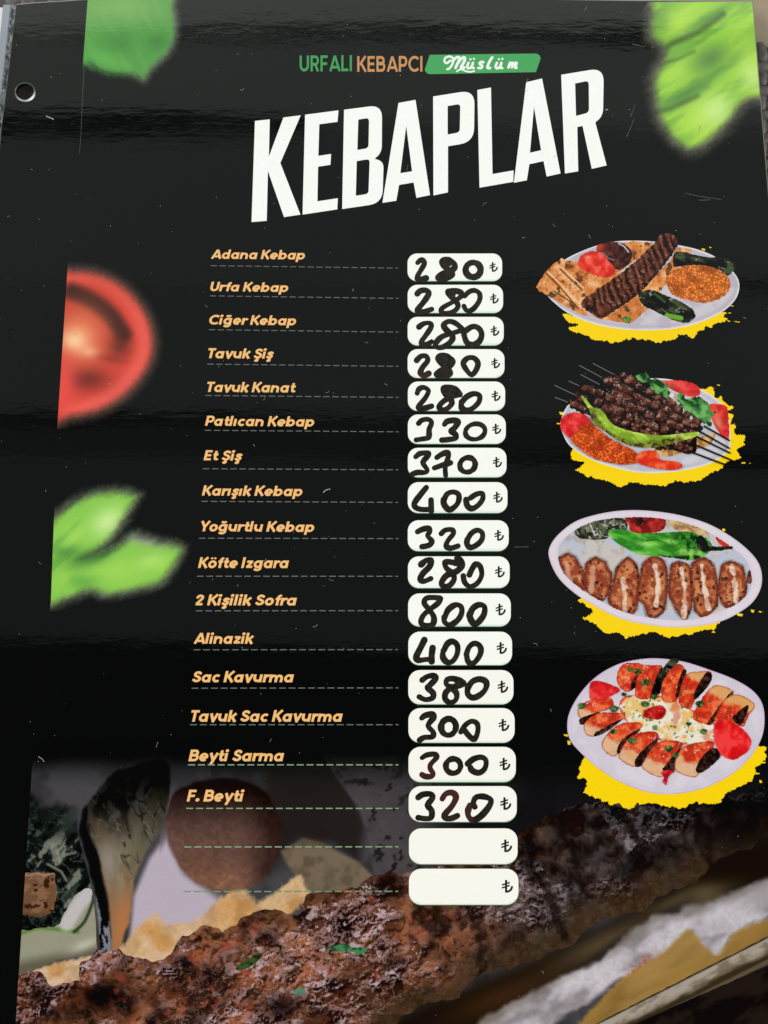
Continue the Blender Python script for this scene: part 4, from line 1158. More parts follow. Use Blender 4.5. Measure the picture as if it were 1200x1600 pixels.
# --- first dish: skewered mince on flat bread
PL = [(110, 350), (160, 402), (230, 450), (330, 490), (450, 516), (600, 525), (750, 515), (880, 480), (980, 430), (1040, 370), (1058, 310), (1045, 260), (1000, 210), (930, 158), (820, 118), (640, 88), (480, 84), (380, 100), (280, 135), (200, 175), (130, 230), (98, 290)]
d = Dish(820, 350, 3.158, 'mince kebab on flat bread with rice on an oval plate',
         [(192, 448), (250, 455), (330, 440), (600, 480), (860, 440), (968, 436), (1000, 440), (975, 462), (1000, 470), (950, 492), (890, 512), (855, 530), (830, 560), (770, 548), (700, 578), (640, 590), (600, 572), (530, 566), (480, 578), (425, 590), (380, 572), (330, 572), (300, 548), (255, 540), (220, 516), (268, 498), (205, 474)],
         splat((1005, 480, 6, 4), (1045, 483, 14, 3), (1020, 405, 8, 3), (880, 128, 8, 6), (915, 116, 5, 4), (1010, 440, 9, 3)), PL, plate_paint((206, 200, 208), (232, 228, 232), (182, 174, 190)), 11)
bread = lambda s: (lambda V: mixc(mixc(food((226, 150, 88), (196, 112, 54), (238, 186, 134), 13, s, .7, .9)(V), (84, 56, 34), .9 * sstep(.66, .78, fbm(V, 11, s + 5, 3))), (170, 84, 40), .6 * sstep(.7, .8, fbm(V, 5, s + 8, 3))))
d.add('flat_bread', [(180, 170), (140, 200), (100, 238), (75, 280), (55, 312), (70, 332), (115, 356), (210, 412), (270, 445), (310, 455), (295, 400), (430, 300), (480, 230), (545, 180), (600, 150), (632, 92), (530, 86), (470, 100), (350, 150), (255, 185), (205, 180)], bread(3), False, .8)
d.lines('bread_fold', [((100, 240), (180, 320)), ((180, 320), (265, 420)), ((170, 220), (285, 330)), ((140, 330), (250, 400))], 1.1, (110, 70, 40))
d.lines('bread_edge', [((112, 236), (192, 312)), ((192, 312), (280, 408)), ((182, 214), (292, 318))], .9, (242, 202, 160))
d.add('flat_bread', [(430, 440), (500, 390), (560, 340), (640, 260), (720, 180), (750, 115), (830, 128), (800, 160), (760, 205), (700, 290), (640, 380), (600, 422), (560, 462), (520, 493), (440, 482), (370, 470), (320, 452)], bread(9), False, .8)
d.add('charred_tomato', [(358, 108), (390, 96), (430, 88), (480, 96), (515, 120), (530, 155), (515, 195), (470, 225), (430, 215), (395, 170), (358, 138)],
      lambda V: mixc(mixc(mixc(food((78, 40, 36), (36, 24, 26), (120, 60, 48), 9, 3)(V), (206, 66, 48), .95 * spot(V, 934, 386, 12, 9)), (226, 216, 220), .9 * sstep(1.6, .4, dline(V, d.t([(462, 96), (490, 112), (512, 140)])))), (176, 160, 160), .7 * sstep(1.4, .3, dline(V, d.t([(380, 142), (412, 170), (440, 180)])))))
d.add('tomato', [(285, 150), (330, 135), (372, 142), (415, 185), (446, 226), (436, 252), (400, 264), (330, 248), (285, 225), (262, 205), (268, 172)],
      lambda V: mixc(mixc(food((232, 62, 50), (196, 40, 34), (250, 110, 92), 10, 6)(V), (150, 30, 26), .8 * spot(V, 932, 415, 2.2, 2)), (255, 190, 170), .5 * spot(V, 918, 402, 5, 3)))
KP = smooth(d.t([(690, 48), (742, 58), (756, 92), (738, 135), (690, 200), (640, 262), (560, 348), (470, 410), (400, 458), (370, 463), (325, 440), (288, 415), (282, 378), (350, 332), (440, 268), (540, 190), (600, 130), (640, 92), (664, 58)]), 5)
def keb(V):
    a, b = d.t([(330, 420), (715, 80)])
    u = (b - a) / np.hypot(*(b - a)); w_ = np.array([-u[1], u[0]])
    s = (V - a) @ u; q = (V - a) @ w_
    n = fbm(V, 5, 31, 4)
    ph = s / 11.5 + .035 * q + .5 * (n - .5) + .5 * (fbm(V, 16, 35, 2) - .5)
    r = .5 + .5 * np.cos(2 * math.pi * ph)
    C = np.tile(np.array([92., 50., 38.]), (len(V), 1))
    C = mixc(C, (36, 20, 18), .95 * sstep(.55, .05, r) * sstep(.1, .5, fbm(V, 8, 36, 3))); C = mixc(C, (134, 82, 64), .85 * sstep(.55, .95, r) * sstep(.35, .6, n))
    C = mixc(C, (40, 24, 21), .8 * sstep(-7, -1, sdf(V, KP)) * (q > 0)); C = mixc(C, (188, 140, 122), .6 * sstep(.72, .8, fbm(V, 3, 33, 3)) * sstep(.4, .8, r))
    C = mixc(C, (26, 16, 15), .95 * spot(V, 922, 482, 6, 4)); C = mixc(C, (140, 66, 46), .6 * spot(V, 938, 484, 6, 7))
    return C
d.add('minced_kebab', [(690, 48), (742, 58), (756, 92), (738, 135), (690, 200), (640, 262), (560, 348), (470, 410), (400, 458), (370, 463), (325, 440), (288, 415), (282, 378), (350, 332), (440, 268), (540, 190), (600, 130), (640, 92), (664, 58)], keb, True, 1.2)
pep = lambda s: (lambda V: mixc(food((38, 40, 30), (16, 17, 14), (78, 90, 60), 8, s, .9, .8, 20, 2)(V), (190, 196, 184), .8 * sstep(.05, .015, np.abs(fbm(V, 9, s + 31, 2, 20, 2.5) - .5)) * sstep(.5, .7, fbm(V, 9, s + 33, 2))))
d.add('charred_pepper', [(735, 150), (765, 136), (830, 150), (900, 165), (975, 168), (1030, 188), (1034, 222), (1000, 256), (960, 242), (860, 210), (790, 206), (735, 212)], pep(5))
def rice(c0, cd, cl, sc, seed):
    def f(V):
        e1, e2, idv = cells(V + 2 * np.stack([fbm(V, 6, 3, 2), fbm(V, 6, 4, 2)], 1), sc, seed, 35, 1.7)
        C = np.tile(np.array(c0, float), (len(V), 1)) * (.86 + .3 * idv)[:, None]
        C = mixc(C, cd, .85 * sstep(.22, .04, e2 - e1)); C = mixc(C, cl, .8 * sstep(.34, .12, e1) * (idv > .45))
        C = mixc(C, cd, .45 * sstep(.55, .8, fbm(V, 14, seed + 4, 3)))
        return np.clip(C, 0, 255)
    return f
d.add('rice', [(698, 290), (705, 252), (760, 216), (850, 203), (940, 220), (1000, 262), (1012, 315), (965, 368), (885, 390), (800, 376), (725, 345)], rice((222, 120, 52), (130, 58, 22), (246, 176, 100), 3.4, 5), True, 1.1)
d.add('charred_pepper', [(560, 345), (585, 332), (632, 328), (690, 352), (780, 390), (830, 428), (838, 462), (800, 488), (740, 478), (690, 455), (640, 430), (580, 400)],
      lambda V: mixc(mixc(pep(15)(V), (112, 172, 54), .95 * sstep(4.4, 3, dline(V, d.t([(700, 452), (770, 466)])))), (70, 98, 52), .8 * sstep(3, 1, dline(V, d.t([(640, 344), (690, 385)])))))
d.add('parsley', [(482, 468), (500, 456), (524, 462), (522, 478), (500, 486)], food((92, 136, 58), (50, 80, 34), (140, 170, 90), 4, 2))

# --- second dish: cubes of meat on thin skewers
PL = [(175, 330), (182, 290), (200, 250), (230, 222), (350, 185), (480, 112), (600, 100), (700, 102), (800, 125), (900, 170), (960, 215), (998, 255), (1010, 340), (1012, 440), (965, 490), (885, 530), (760, 556), (620, 566), (500, 553), (380, 520), (290, 480), (220, 430), (188, 375)]
d = Dish(820, 560, 3.158, 'meat cubes on thin skewers with a long green pepper on an oval plate',
         [(235, 452), (222, 492), (292, 516), (248, 552), (335, 590), (420, 612), (462, 636), (520, 610), (620, 622), (692, 633), (742, 606), (870, 606), (905, 568), (970, 540), (1010, 502), (1060, 490), (1045, 452), (1080, 428), (1086, 374), (1040, 370), (1034, 320), (1012, 330), (1030, 280), (1000, 268), (1034, 240), (990, 226), (968, 186), (935, 198), (936, 140), (860, 148), (880, 200), (900, 400), (600, 500), (300, 430)],
         splat((180, 272, 10, 8), (168, 322, 12, 4), (955, 132, 8, 3), (1075, 516, 12, 3), (1110, 518, 6, 2), (985, 300, 30, 5)), PL, plate_paint((208, 206, 214), (228, 228, 234), (186, 184, 198)), 23)
d.lines('skewer', [((268, 35), (380, 95)), ((335, 25), (440, 80)), ((275, 80), (370, 130)), ((216, 112), (268, 136)), ((145, 133), (248, 181)), ((148, 193), (212, 216))], .5, (122, 120, 118))
d.add('tomato_slice', [(658, 115), (740, 108), (820, 120), (862, 150), (856, 186), (800, 188), (720, 152)], lambda V: mixc(food((218, 52, 52), (176, 36, 36), (240, 96, 88), 10, 3)(V), (70, 110, 50), .9 * spot(V, 1050, 602, 4, 2)))
d.add('onion_slice', [(706, 168), (790, 190), (760, 215), (712, 205)], food((214, 204, 196), (170, 150, 140), (232, 226, 220), 6, 4))
d.add('tomato_slice', [(908, 230), (970, 228), (1000, 252), (1006, 390), (985, 396), (945, 350), (918, 290)], lambda V: mixc(food((222, 50, 46), (180, 34, 34), (236, 84, 76), 9, 5)(V), (228, 150, 110), .8 * spot(V, 1122, 660, 6, 12, -20)))
green = lambda s: food((72, 134, 68), (26, 56, 28), (126, 186, 104), 7, s, .95, .8, 40, 1.6)
d.add('green_leaves', [(548, 95), (590, 72), (622, 100), (664, 104), (702, 134), (716, 182), (700, 206), (650, 182), (600, 132)], green(2), True, 1.6)
d.add('green_leaves', [(752, 205), (770, 166), (800, 202), (852, 188), (908, 226), (916, 258), (942, 268), (916, 300), (918, 336), (850, 302), (800, 272)], green(7), True, 1.8)
d.add('bread_slice', [(640, 448), (780, 446), (850, 395), (935, 372), (905, 432), (790, 460), (740, 478), (680, 486)], food((212, 166, 106), (150, 100, 50), (234, 200, 150), 8, 8))
def meat(V):
    W = V + 11 * np.stack([fbm(V, 8, 141, 3) - .5, fbm(V, 8, 142, 3) - .5], 1)
    e1, e2, idv = cells(W, 12, 8, 38, 1.3)
    n = fbm(W, 5, 143, 4)
    C = np.array([96., 52., 42.]) * (.62 + .6 * idv)[:, None]
    C = mixc(C, (24, 17, 17), .9 * sstep(.5, .85, e1) + .5 * sstep(.12, .02, e2 - e1)); C = mixc(C, (158, 102, 86), .8 * sstep(.55, .72, n) * sstep(.6, .25, e1))
    C = mixc(C, (20, 15, 15), .95 * sstep(.5, .34, fbm(V, 15, 145, 3, 38, 2.4))); C = mixc(C, (196, 168, 160), .7 * sstep(.78, .86, fbm(V, 3, 146, 2)) * sstep(.5, .2, e1))
    C = mixc(C, (176, 116, 66), .8 * sstep(3.2, 2, dline(V, d.t([(550, 300), (605, 325)]))))
    return C
d.add('skewered_meat', [(245, 172), (292, 134), (340, 140), (374, 146), (376, 96), (412, 84), (442, 92), (448, 58), (478, 76), (500, 90), (524, 80), (566, 112), (606, 122), (640, 165), (690, 190), (742, 216), (760, 262), (800, 290), (862, 312), (882, 350), (850, 376), (846, 476), (815, 466), (780, 452), (650, 452), (530, 402), (400, 310), (300, 280), (222, 245), (222, 206), (255, 212)], meat, False, 2.0)
rq = random.Random(12)
for la, lb, cnt in (((462, 74), (862, 322), 9), ((398, 104), (852, 352), 10), ((300, 150), (846, 376), 11), ((262, 190), (838, 424), 10), ((420, 300), (838, 462), 8)):
    la, lb = np.array(la, float), np.array(lb, float); u = (lb - la) / np.hypot(*(lb - la)); w_ = np.array([-u[1], u[0]])
    for k in range(cnt):
        c = la + (lb - la) * (k + .5 + rq.uniform(-.2, .2)) / cnt + w_ * rq.uniform(-7, 7)
        hx, hy = rq.uniform(17, 26), rq.uniform(15, 23)
        q = [c + u * sx * hx * rq.uniform(.75, 1.15) + w_ * sy * hy * rq.uniform(.7, 1.15) for sx, sy in ((-1, -1), (0, -1.1), (1, -1), (1.1, 0), (1, 1), (-1, 1))]
        sh_ = rq.uniform(.72, 1.15); lp = d.t(q)
        def cube(V, sh_=sh_, lp=lp, k=k, sd=rq.randint(0, 999)):
            C = food((98 * sh_, 54 * sh_, 43 * sh_), (40, 23, 20), (152, 98, 82), 5, sd, .8, .75)(V)
            sy = (V[:, 1] - lp[:, 1].mean()) / (np.ptp(lp[:, 1]) * .5)
            C = mixc(C, (150 * sh_, 98 * sh_, 84 * sh_), .5 * sstep(-.1, -.8, sy)); C = mixc(C, (28, 18, 17), .75 * sstep(.1, .9, sy) + .5 * sstep(-1.6, 0, sdf(V, lp)))
            return mixc(C, (206, 174, 164), .7 * sstep(.74, .82, fbm(V, 3, sd + 5, 2)) * sstep(.3, -.4, sy))
        d.add('meat_cube', q, cube, True, .9)
d.add('tomato_slice', [(174, 322), (190, 286), (250, 268), (302, 285), (322, 320), (300, 392), (240, 402), (186, 366)], food((226, 50, 50), (190, 34, 40), (244, 92, 88), 10, 12))
d.add('rice', [(226, 392), (312, 318), (352, 340), (424, 400), (520, 448), (556, 480), (542, 520), (450, 522), (335, 492), (262, 442)], rice((224, 92, 40), (130, 36, 18), (246, 150, 86), 3.4, 15), True, 1.2)
d.add('tomato_slice', [(548, 484), (590, 458), (642, 460), (668, 502), (720, 508), (772, 522), (760, 545), (690, 551), (600, 532), (552, 516)], food((236, 76, 42), (208, 44, 36), (250, 130, 80), 10, 14))
def longpep(V):
    C = food((158, 194, 62), (116, 150, 44), (206, 226, 120), 8, 16, .8, .8, 30, 2.4)(V)
    low = dline(V, d.t(smooth([(330, 260), (360, 330), (440, 400), (540, 430), (650, 425), (760, 402)], 4, False)))
    C = mixc(C, (44, 36, 22), .95 * sstep(.5, .62, fbm(V, 4, 17, 3)) * sstep(9, 3, low)); C = mixc(C, (92, 78, 34), .5 * sstep(8, 2, low))
    return mixc(C, (60, 52, 28), .9 * spot(V, 928, 651, 3.5, 3.5))
d.add('green_pepper', [(278, 190), (304, 206), (332, 240), (382, 262), (430, 325), (520, 360), (640, 380), (750, 376), (850, 364), (846, 386), (760, 412), (650, 440), (560, 440), (470, 412), (380, 352), (330, 312), (318, 262)], longpep, True, .5)
d.lines('skewer', [((830, 345), (1008, 447)), ((845, 388), (1012, 470)), ((842, 430), (1012, 502)), ((798, 456), (990, 528)), ((880, 335), (1008, 408))], 1.35, (20, 18, 18))

# --- third dish: a row of grilled wings
PL = [(118, 282), (130, 220), (180, 160), (260, 105), (380, 70), (500, 55), (620, 58), (760, 78), (900, 120), (1010, 180), (1100, 250), (1155, 320), (1170, 400), (1150, 470), (1100, 530), (1000, 590), (900, 620), (760, 633), (620, 622), (480, 592), (350, 530), (240, 460), (160, 380)]
d = Dish(820, 780, 3.158, 'row of grilled wings under a green pepper in a pale oval dish',
         [(262, 500), (330, 540), (338, 556), (288, 590), (352, 622), (392, 656), (450, 660), (502, 686), (560, 665), (640, 660), (742, 686), (792, 658), (830, 664), (900, 640), (938, 646), (962, 606), (880, 560), (600, 560), (340, 440)],
         splat((980, 152, 9, 8), (1122, 552, 8, 7), (1165, 556, 12, 3), (930, 655, 10, 3), (1060, 570, 16, 8)), PL, plate_paint((220, 208, 220), (206, 192, 208), (226, 216, 226)), 37)
INN = [(165, 292), (175, 220), (250, 150), (360, 105), (500, 90), (640, 92), (780, 115), (900, 160), (1010, 230), (1090, 300), (1118, 380), (1110, 450), (1050, 512), (930, 566), (800, 596), (650, 590), (500, 560), (370, 500), (260, 430), (190, 362)]
WINGS = [([(160, 300), (190, 276), (216, 268), (250, 286), (268, 320), (290, 352), (298, 420), (296, 460), (260, 442), (200, 382)], [(205, 320), (212, 370), (225, 400)]),
         ([(300, 322), (325, 296), (352, 287), (400, 310), (412, 345), (432, 372), (412, 470), (380, 502), (330, 490), (294, 422)], [(335, 340), (330, 420), (325, 460)]),
         ([(450, 342), (480, 306), (512, 288), (550, 322), (566, 400), (552, 540), (520, 572), (470, 556), (428, 540), (410, 492), (430, 412)], [(485, 395), (490, 470), (496, 548)]),
         ([(580, 322), (606, 295), (640, 282), (690, 310), (706, 400), (692, 540), (642, 588), (600, 570), (588, 520), (553, 488), (562, 400)], [(640, 325), (658, 420), (650, 520)]),
         ([(718, 332), (736, 316), (762, 308), (812, 332), (828, 430), (822, 540), (790, 597), (752, 560), (722, 500), (706, 460)], [(772, 340), (785, 440), (784, 575)]),
         ([(822, 322), (850, 298), (880, 288), (930, 322), (952, 420), (946, 530), (880, 583), (838, 552), (826, 480), (814, 400)], [(868, 330), (884, 430), (905, 540)]),
         ([(970, 332), (990, 312), (1020, 307), (1072, 330), (1092, 400), (1086, 480), (1020, 545), (968, 512), (952, 432)], [(1020, 335), (1036, 420), (1040, 505)])]
def inner(V):
    C = np.tile(np.array([200., 194., 190.]), (len(V), 1))
    C = mixc(C, (184, 192, 214), .8 * sstep(.45, .7, fbm(V, 30, 3, 3)) + .5 * spot(V, 1080, 832, 60, 14)); C = mixc(C, (176, 162, 150), .7 * sstep(.55, .75, fbm(V, 12, 4, 3)) * sstep(880, 850, V[:, 1]))
    dw = np.min([sdf(V, d.t(wp)) for wp, _ in WINGS], axis=0)
    return mixc(C, (92, 74, 66), .55 * sstep(4.5, 0, dw - .5))
d.add('paper_liner', INN, inner, True, 0)
IP = smooth(d.t(INN), 5)
def clipin(pts, grow=0):
    """keep a shape inside the dish: pull the points outside back to its lip"""
    P = np.asarray(pts, float); c = np.array([640, 340])
    L = np.asarray(INN, float); L2 = smooth(L, 4)
    out = []
    for p in smooth(P, 3):
        if not inside(p[None], L2)[0]:
            lo, hi = 0, 1
            for _ in range(20):
                m = (lo + hi) / 2
                if inside((c + (p - c) * m)[None], L2)[0]: lo = m
                else: hi = m
            p = c + (p - c) * lo
        if not out or np.hypot(*(p - out[-1])) > 2: out.append(p)
    return out
d.add('salad', clipin([(240, 150), (330, 108), (480, 88), (505, 150), (440, 162), (400, 196), (330, 200), (270, 192)]),
      lambda V: mixc(mixc(food((64, 68, 56), (28, 30, 26), (104, 112, 80), 8, 3)(V), (198, 196, 172), .85 * sstep(.06, .015, np.abs(fbm(V, 9, 5, 3, 50, 2) - .5))), (214, 210, 206), .9 * sstep(1.5, .6, dline(V, d.t([(322, 125), (345, 180), (360, 170)])))), False)
d.add('tomato', clipin([(495, 86), (590, 86), (686, 92), (690, 140), (640, 166), (535, 170), (508, 120)]), lambda V: mixc(food((172, 42, 38), (110, 24, 24), (206, 70, 58), 9, 5)(V), (34, 18, 18), .95 * sstep(.4, .6, fbm(V, 5, 8, 3)) * spot(V, 1001, 814, 8, 9) * 1.3), False)
d.add('potato', clipin([(712, 108), (790, 110), (900, 160), (890, 178), (820, 176), (740, 150)]), food((196, 164, 112), (150, 108, 66), (220, 196, 150), 8, 9), False)
d.add('tomato', clipin([(938, 188), (980, 200), (1030, 246), (975, 236)]), food((196, 50, 46), (150, 34, 34), (220, 80, 70), 8, 6), False)
def gp(V):
    C = food((78, 168, 50), (40, 118, 34), (146, 212, 96), 10, 8, .8, .8, 12, 2.5)(V)
    C = mixc(C, (178, 232, 136), .6 * spot(V, 1004, 850, 12, 4, 15)); C = mixc(C, (20, 22, 16), .95 * sstep(.42, .6, fbm(V, 6, 9, 3)) * np.clip(spot(V, 1082, 845, 28, 16) + .9 * sstep(7, 2, dline(V, d.t([(660, 290), (760, 296), (850, 290)]))), 0, 1))
    return mixc(C, (30, 66, 26), .7 * sstep(1.2, .3, dline(V, d.t([(600, 205), (640, 200), (700, 215)]))))
d.add('green_pepper', [(414, 162), (440, 150), (500, 152), (560, 168), (700, 164), (800, 160), (862, 178), (905, 200), (922, 236), (895, 272), (830, 302), (740, 292), (640, 280), (560, 272), (480, 232), (430, 196)], gp, True, .5)
d.add('pepper_stem', [(842, 188), (872, 178), (900, 210), (905, 232), (960, 234), (1024, 232), (1024, 246), (960, 254), (905, 256), (880, 262), (850, 240)], food((24, 24, 20), (12, 12, 12), (70, 84, 58), 6, 3), False)
for k, (wp, bone) in enumerate(WINGS):
    wpc = clipin(wp)
    LP = d.t(wpc)
    def wing(V, k=k, bone=bone, LP=LP):
        n = fbm(V, 8, 200 + k, 4); s = sdf(V, LP)
        C = np.tile(np.array([178., 98., 62.]), (len(V), 1))
        C = mixc(C, (214, 138, 92), .8 * sstep(.5, .72, n)); C = mixc(C, (96, 38, 26), .9 * sstep(-7, -.5, s + 4 * (n - .5))); C = mixc(C, (214, 134, 84), .7 * sstep(.4, .8, fbm(V, 14, 270 + k, 2)) * sstep(-4, -9, s))
        C = mixc(C, (52, 24, 20), .95 * sstep(.70, .78, fbm(V, 5, 220 + k, 3)))
        C = mixc(C, (132, 52, 34), .7 * sstep(.5, .3, fbm(V, 12, 230 + k, 3)))
        b = dline(V, d.t(smooth(bone, 4, False)))
        if k > 1:
            C = mixc(C, (238, 216, 198), .92 * sstep(5.2, 2.4, b + 6 * (fbm(V, 11, 260 + k, 3) - .5) + .6) * (.65 + .35 * sstep(.3, .5, n))); C = mixc(C, (120, 66, 46), .6 * sstep(1.1, .2, np.abs(b - 5.6)) * (V[:, 0] < d.t([bone[1]])[0, 0]))
        else:
            C = mixc(C, (222, 168, 140), .7 * sstep(6, 2, b + 3 * (n - .5)))
        return mixc(C, (246, 200, 170), .45 * sstep(.05, .015, np.abs(fbm(V, 9, 240 + k, 2) - .5)) * sstep(.5, .65, fbm(V, 10, 245 + k, 2)))
    d.add('grilled_wing', wpc, wing, False, 1.3)
d.add('grilled_wing', clipin([(1100, 360), (1120, 350), (1124, 400), (1105, 420), (1094, 400)]), food((120, 60, 44), (70, 34, 28), (150, 84, 62), 6, 3), False)

# --- fourth dish: rolls under red sauce with yoghurt
PL = [(92, 430), (110, 350), (170, 250), (260, 160), (380, 95), (500, 70), (600, 66), (740, 85), (880, 130), (1010, 180), (1110, 240), (1165, 310), (1180, 400), (1165, 500), (1110, 600), (1020, 690), (900, 760), (780, 800), (650, 815), (520, 800), (380, 745), (260, 670), (160, 580), (105, 510)]
d = Dish(860, 1010, 3.529, 'sliced rolls in red sauce round yoghurt on a white plate',
         [(182, 606), (148, 720), (202, 744), (186, 804), (262, 840), (330, 872), (378, 866), (432, 896), (482, 868), (580, 866), (640, 880), (712, 896), (800, 858), (862, 872), (932, 860), (962, 810), (1052, 770), (1112, 740), (1132, 672), (1190, 610), (1186, 556), (1146, 548), (1000, 600), (640, 740), (300, 620)],
         splat((84, 490, 12, 7), (102, 530, 10, 14), (1155, 640, 30, 5), (1160, 745, 8, 8), (1140, 700, 14, 5)), PL, plate_paint((218, 210, 220), (196, 172, 200), (206, 198, 212)), 53)
sauce = lambda s: (lambda V: mixc(mixc(food((222, 74, 44), (186, 44, 32), (238, 128, 76), 9, s, .8, .8)(V), (255, 220, 200), .75 * sstep(.05, .015, np.abs(fbm(V, 7, s + 3, 2) - .5)) * sstep(.55, .75, fbm(V, 10, s + 4, 2))), (70, 84, 44), .8 * sstep(.85, .9, fbm(V, 4.5, s + 9, 3))))
def yog(V):
    C = np.tile(np.array([236., 228., 212.]), (len(V), 1)); n = fbm(V, 12, 4, 4, 0, 1, 6)
    C = mixc(C, (230, 182, 92), .8 * sstep(.42, .85, n)); C = mixc(C, (212, 60, 40), .9 * sstep(-5, 0, sdf(V, d.poly) + 5 * (fbm(V, 6, 9, 3) - .5)))
    C = mixc(C, (210, 80, 50), .5 * sstep(.62, .9, fbm(V, 16, 14, 2)))
    return mixc(C, (70, 110, 60), .8 * sstep(.86, .9, fbm(V, 5, 19, 2)))
YP = [(400, 280), (480, 262), (560, 262), (640, 285), (720, 310), (800, 360), (910, 420), (905, 540), (780, 545), (650, 530), (520, 490), (430, 430), (380, 340)]
d.poly = smooth(d.t(YP), 5)
d.add('yoghurt', YP, yog, True, 1.0)
ROLLS = [([(385, 112), (430, 90), (512, 102), (500, 160), (455, 238), (405, 246), (365, 186)], [(455, 180), (494, 150), (480, 212), (440, 244)]),
         ([(500, 112), (560, 104), (616, 112), (592, 190), (552, 282), (475, 285), (468, 220)], [(590, 150), (618, 118), (560, 270), (550, 280)]),
         ([(622, 140), (660, 108), (716, 98), (744, 140), (722, 230), (690, 302), (622, 300), (610, 222)], [(722, 142), (750, 138), (716, 262), (688, 272)]),
         ([(750, 152), (830, 138), (886, 140), (870, 190), (805, 270), (770, 345), (708, 310), (716, 230)], [(852, 150), (886, 148), (880, 202), (800, 292), (794, 250)]),
         ([(880, 230), (930, 214), (1000, 240), (1004, 266), (900, 420), (842, 426), (782, 390), (832, 292)], [(980, 265), (1002, 268), (902, 412), (868, 416)]),
         ([(960, 292), (1030, 264), (1125, 318), (1092, 380), (1060, 442), (1000, 422), (905, 412), (930, 342)], [(1006, 386), (1080, 324), (1088, 346), (1052, 432), (1010, 412)]),
         ([(150, 350), (200, 302), (320, 278), (345, 330), (275, 362), (178, 402)], [(163, 398), (272, 362), (180, 432)]),
         ([(188, 422), (260, 370), (392, 368), (404, 400), (310, 442), (250, 494), (194, 482)], [(250, 472), (392, 400), (335, 452), (256, 494)]),
         ([(298, 502), (380, 430), (490, 420), (496, 452), (405, 512), (356, 604), (288, 566)], [(368, 560), (400, 508), (494, 454), (402, 562), (370, 594)]),
         ([(388, 572), (450, 490), (572, 468), (588, 512), (508, 582), (476, 664), (382, 622)], [(468, 622), (518, 560), (592, 510), (514, 642), (470, 662)]),
         ([(520, 622), (590, 530), (724, 528), (700, 590), (645, 642), (612, 722), (508, 672)], [(618, 672), (690, 588), (716, 556), (684, 682), (640, 694)]),
         ([(690, 622), (740, 550), (882, 522), (896, 560), (836, 622), (802, 718), (696, 690)], [(800, 672), (840, 600), (900, 558), (938, 600), (880, 662), (820, 698)])]
for k, (rp, cut) in enumerate(ROLLS):
    LP = smooth(d.t(rp), 5)
    side = np.array(rp).mean(0)
    def roll(V, k=k, LP=LP):
        C = sauce(300 + 7 * k)(V)
        s = sdf(V, LP)
        lowx = V[:, 1] - d.t([side])[0, 1]
        if k > 5:
            t = sstep(4, 15, (V[:, 1] - LP[:, 1].mean()) - .5 * (V[:, 0] - LP[:, 0].mean()) + 9 * (fbm(V, 9, 400 + k, 3) - .5))
            C = mixc(C, (226, 188, 152), .92 * t); C = mixc(C, (214, 160, 90), .5 * t * sstep(.5, .7, fbm(V, 6, k, 3)))
        else:
            t = sstep(6, 15, 8 * (fbm(V, 9, 410 + k, 3) - .5) + (LP[:, 1].mean() - V[:, 1]) + .5 * (V[:, 0] - LP[:, 0].mean())) * (k >= 3)
            C = mixc(C, (222, 176, 110), .85 * t)
        return mixc(C, (140, 34, 26), .55 * sstep(-2.5, 0, s))
    r = d.add('rolled_wrap', rp, roll, True, .6)
    L = rough_edge(smooth(d.t(cut), 5), .9, .6, k, 3)
    V, F = fill([L], (), 1.3)
    flat('meat_filling', V, F, d.lv, M_PRINT, d.root, food((52, 34, 30), (22, 17, 17), (96, 66, 56), 5, 60 + k)); d.lv += 1
d.add('charred_pepper', [(655, 78), (690, 66), (702, 86), (660, 130), (614, 200), (604, 256), (560, 276), (562, 230), (595, 160)], pep(44))
d.add('tomato', [(214, 252), (224, 198), (260, 190), (310, 202), (382, 238), (335, 272), (230, 296)], food((226, 48, 48), (192, 32, 38), (244, 90, 86), 12, 7))
d.add('tomato', [(903, 440), (925, 412), (965, 410), (1042, 442), (1102, 510), (1096, 562), (1050, 605), (1000, 625), (935, 592), (905, 520)], food((232, 40, 42), (204, 28, 34), (246, 78, 74), 14, 9))
d.add('chilli_piece', [(518, 352), (600, 325), (636, 350), (628, 378), (600, 402), (525, 392)], food((186, 34, 32), (130, 20, 22), (214, 80, 70), 6, 11))
d.add('chilli_tip', [(608, 692), (660, 680), (684, 690), (650, 716), (636, 764), (618, 744), (626, 722)], food((204, 40, 46), (160, 24, 34), (230, 90, 90), 6, 12))
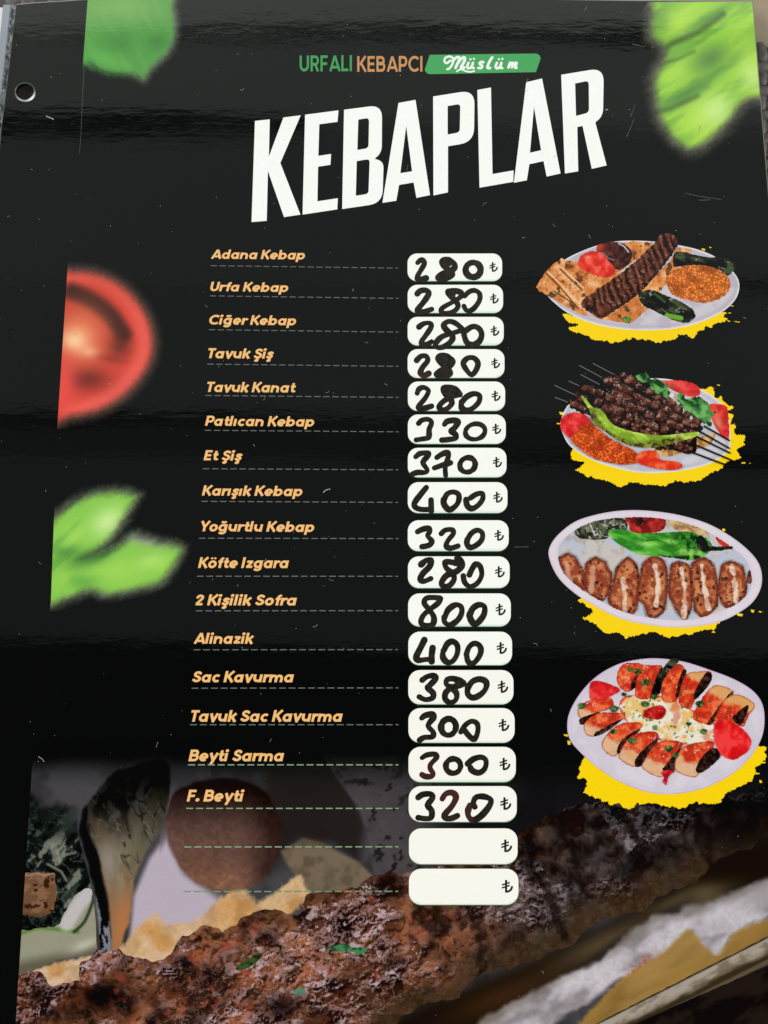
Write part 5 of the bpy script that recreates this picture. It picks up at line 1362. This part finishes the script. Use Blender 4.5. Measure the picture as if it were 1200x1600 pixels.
for k, (x, y) in enumerate([(440, 128), (480, 140), (520, 200), (568, 278), (822, 318), (760, 428), (842, 470), (450, 520), (345, 470), (650, 565), (405, 266), (172, 330), (350, 345), (690, 600), (520, 320)]):
    rr = 16 + 8 * ((k * 7) % 5) / 4
    d.add('parsley', [(x - rr, y - 4), (x - rr * .2, y - rr * .8), (x + rr, y - rr * .4), (x + rr * .6, y + rr * .5), (x - rr * .3, y + rr * .7)], food((64, 98, 52), (30, 50, 28), (120, 150, 96), 4, 70 + k), True, 1.0)

# ------------------------------------------------------------------ dust and fine scratches lying on the film
def dust():
    P = []
    r = random.Random(5)
    for k in range(300):
        x, y = r.uniform(-10, 1215), r.uniform(8, 1180) if r.random() < .93 else r.uniform(1180, 1600)
        if x > right_x(y) - 4: continue
        q = r.random()
        if q < .78:
            P.append((disc(x, y, r.uniform(.25, .6), 6),))
        elif q < .975:
            a = r.uniform(0, 6.28); L = r.uniform(1.5, 4.5)
            c = r.uniform(-1.2, 1.2)
            pts = smooth([(x, y), (x + L * math.cos(a), y + L * math.sin(a)), (x + L * (math.cos(a) + math.cos(a + c)), y + L * (math.sin(a) + math.sin(a + c)))], 3, False)
            P.append(tuple(stroke(pts, r.uniform(.12, .24))))
        else:
            a = r.uniform(0, 6.28); L = r.uniform(8, 30)
            P.append(tuple(stroke([(x, y), (x + L * math.cos(a), y + L * math.sin(a))], .12)))
    for pts, hw in (([(72, 181.5), (78, 184), (84, 186.5)], .7), ([(505, 770), (509, 766), (516, 764)], .55), ([(990, 187), (984, 203), (979, 214)], .1), ([(992, 165), (985, 183)], .1), ([(946, 172), (950, 171)], .8),
                    ([(60, 1182), (66, 1186), (69, 1190)], .5), ([(1070, 302), (1100, 308), (1128, 312)], .1), ([(1094, 196), (1092, 206)], .4)):
        P.append(tuple(stroke(smooth(pts, 3, False), hw)))
    parts = [fill(list(p)) for p in P]
    V, F = merge(parts)
    xy = plane(V)
    a, b, c = xy[F[:, 0]], xy[F[:, 1]], xy[F[:, 2]]
    cr = (b[:, 0] - a[:, 0]) * (c[:, 1] - a[:, 1]) - (b[:, 1] - a[:, 1]) * (c[:, 0] - a[:, 0])
    F = np.where((cr < 0)[:, None], F[:, ::-1], F)
    o = raw('dust', np.column_stack([xy, ZP + STEP * np.where((V[:, 0] > 830) & (V[:, 1] > 340) & (V[:, 1] < 1290), 95, 13.5)]), F, M_DUST)
    tag(o, 'pale dust specks and fine hairs scattered over the black menu', 'dust', 'stuff')
dust()
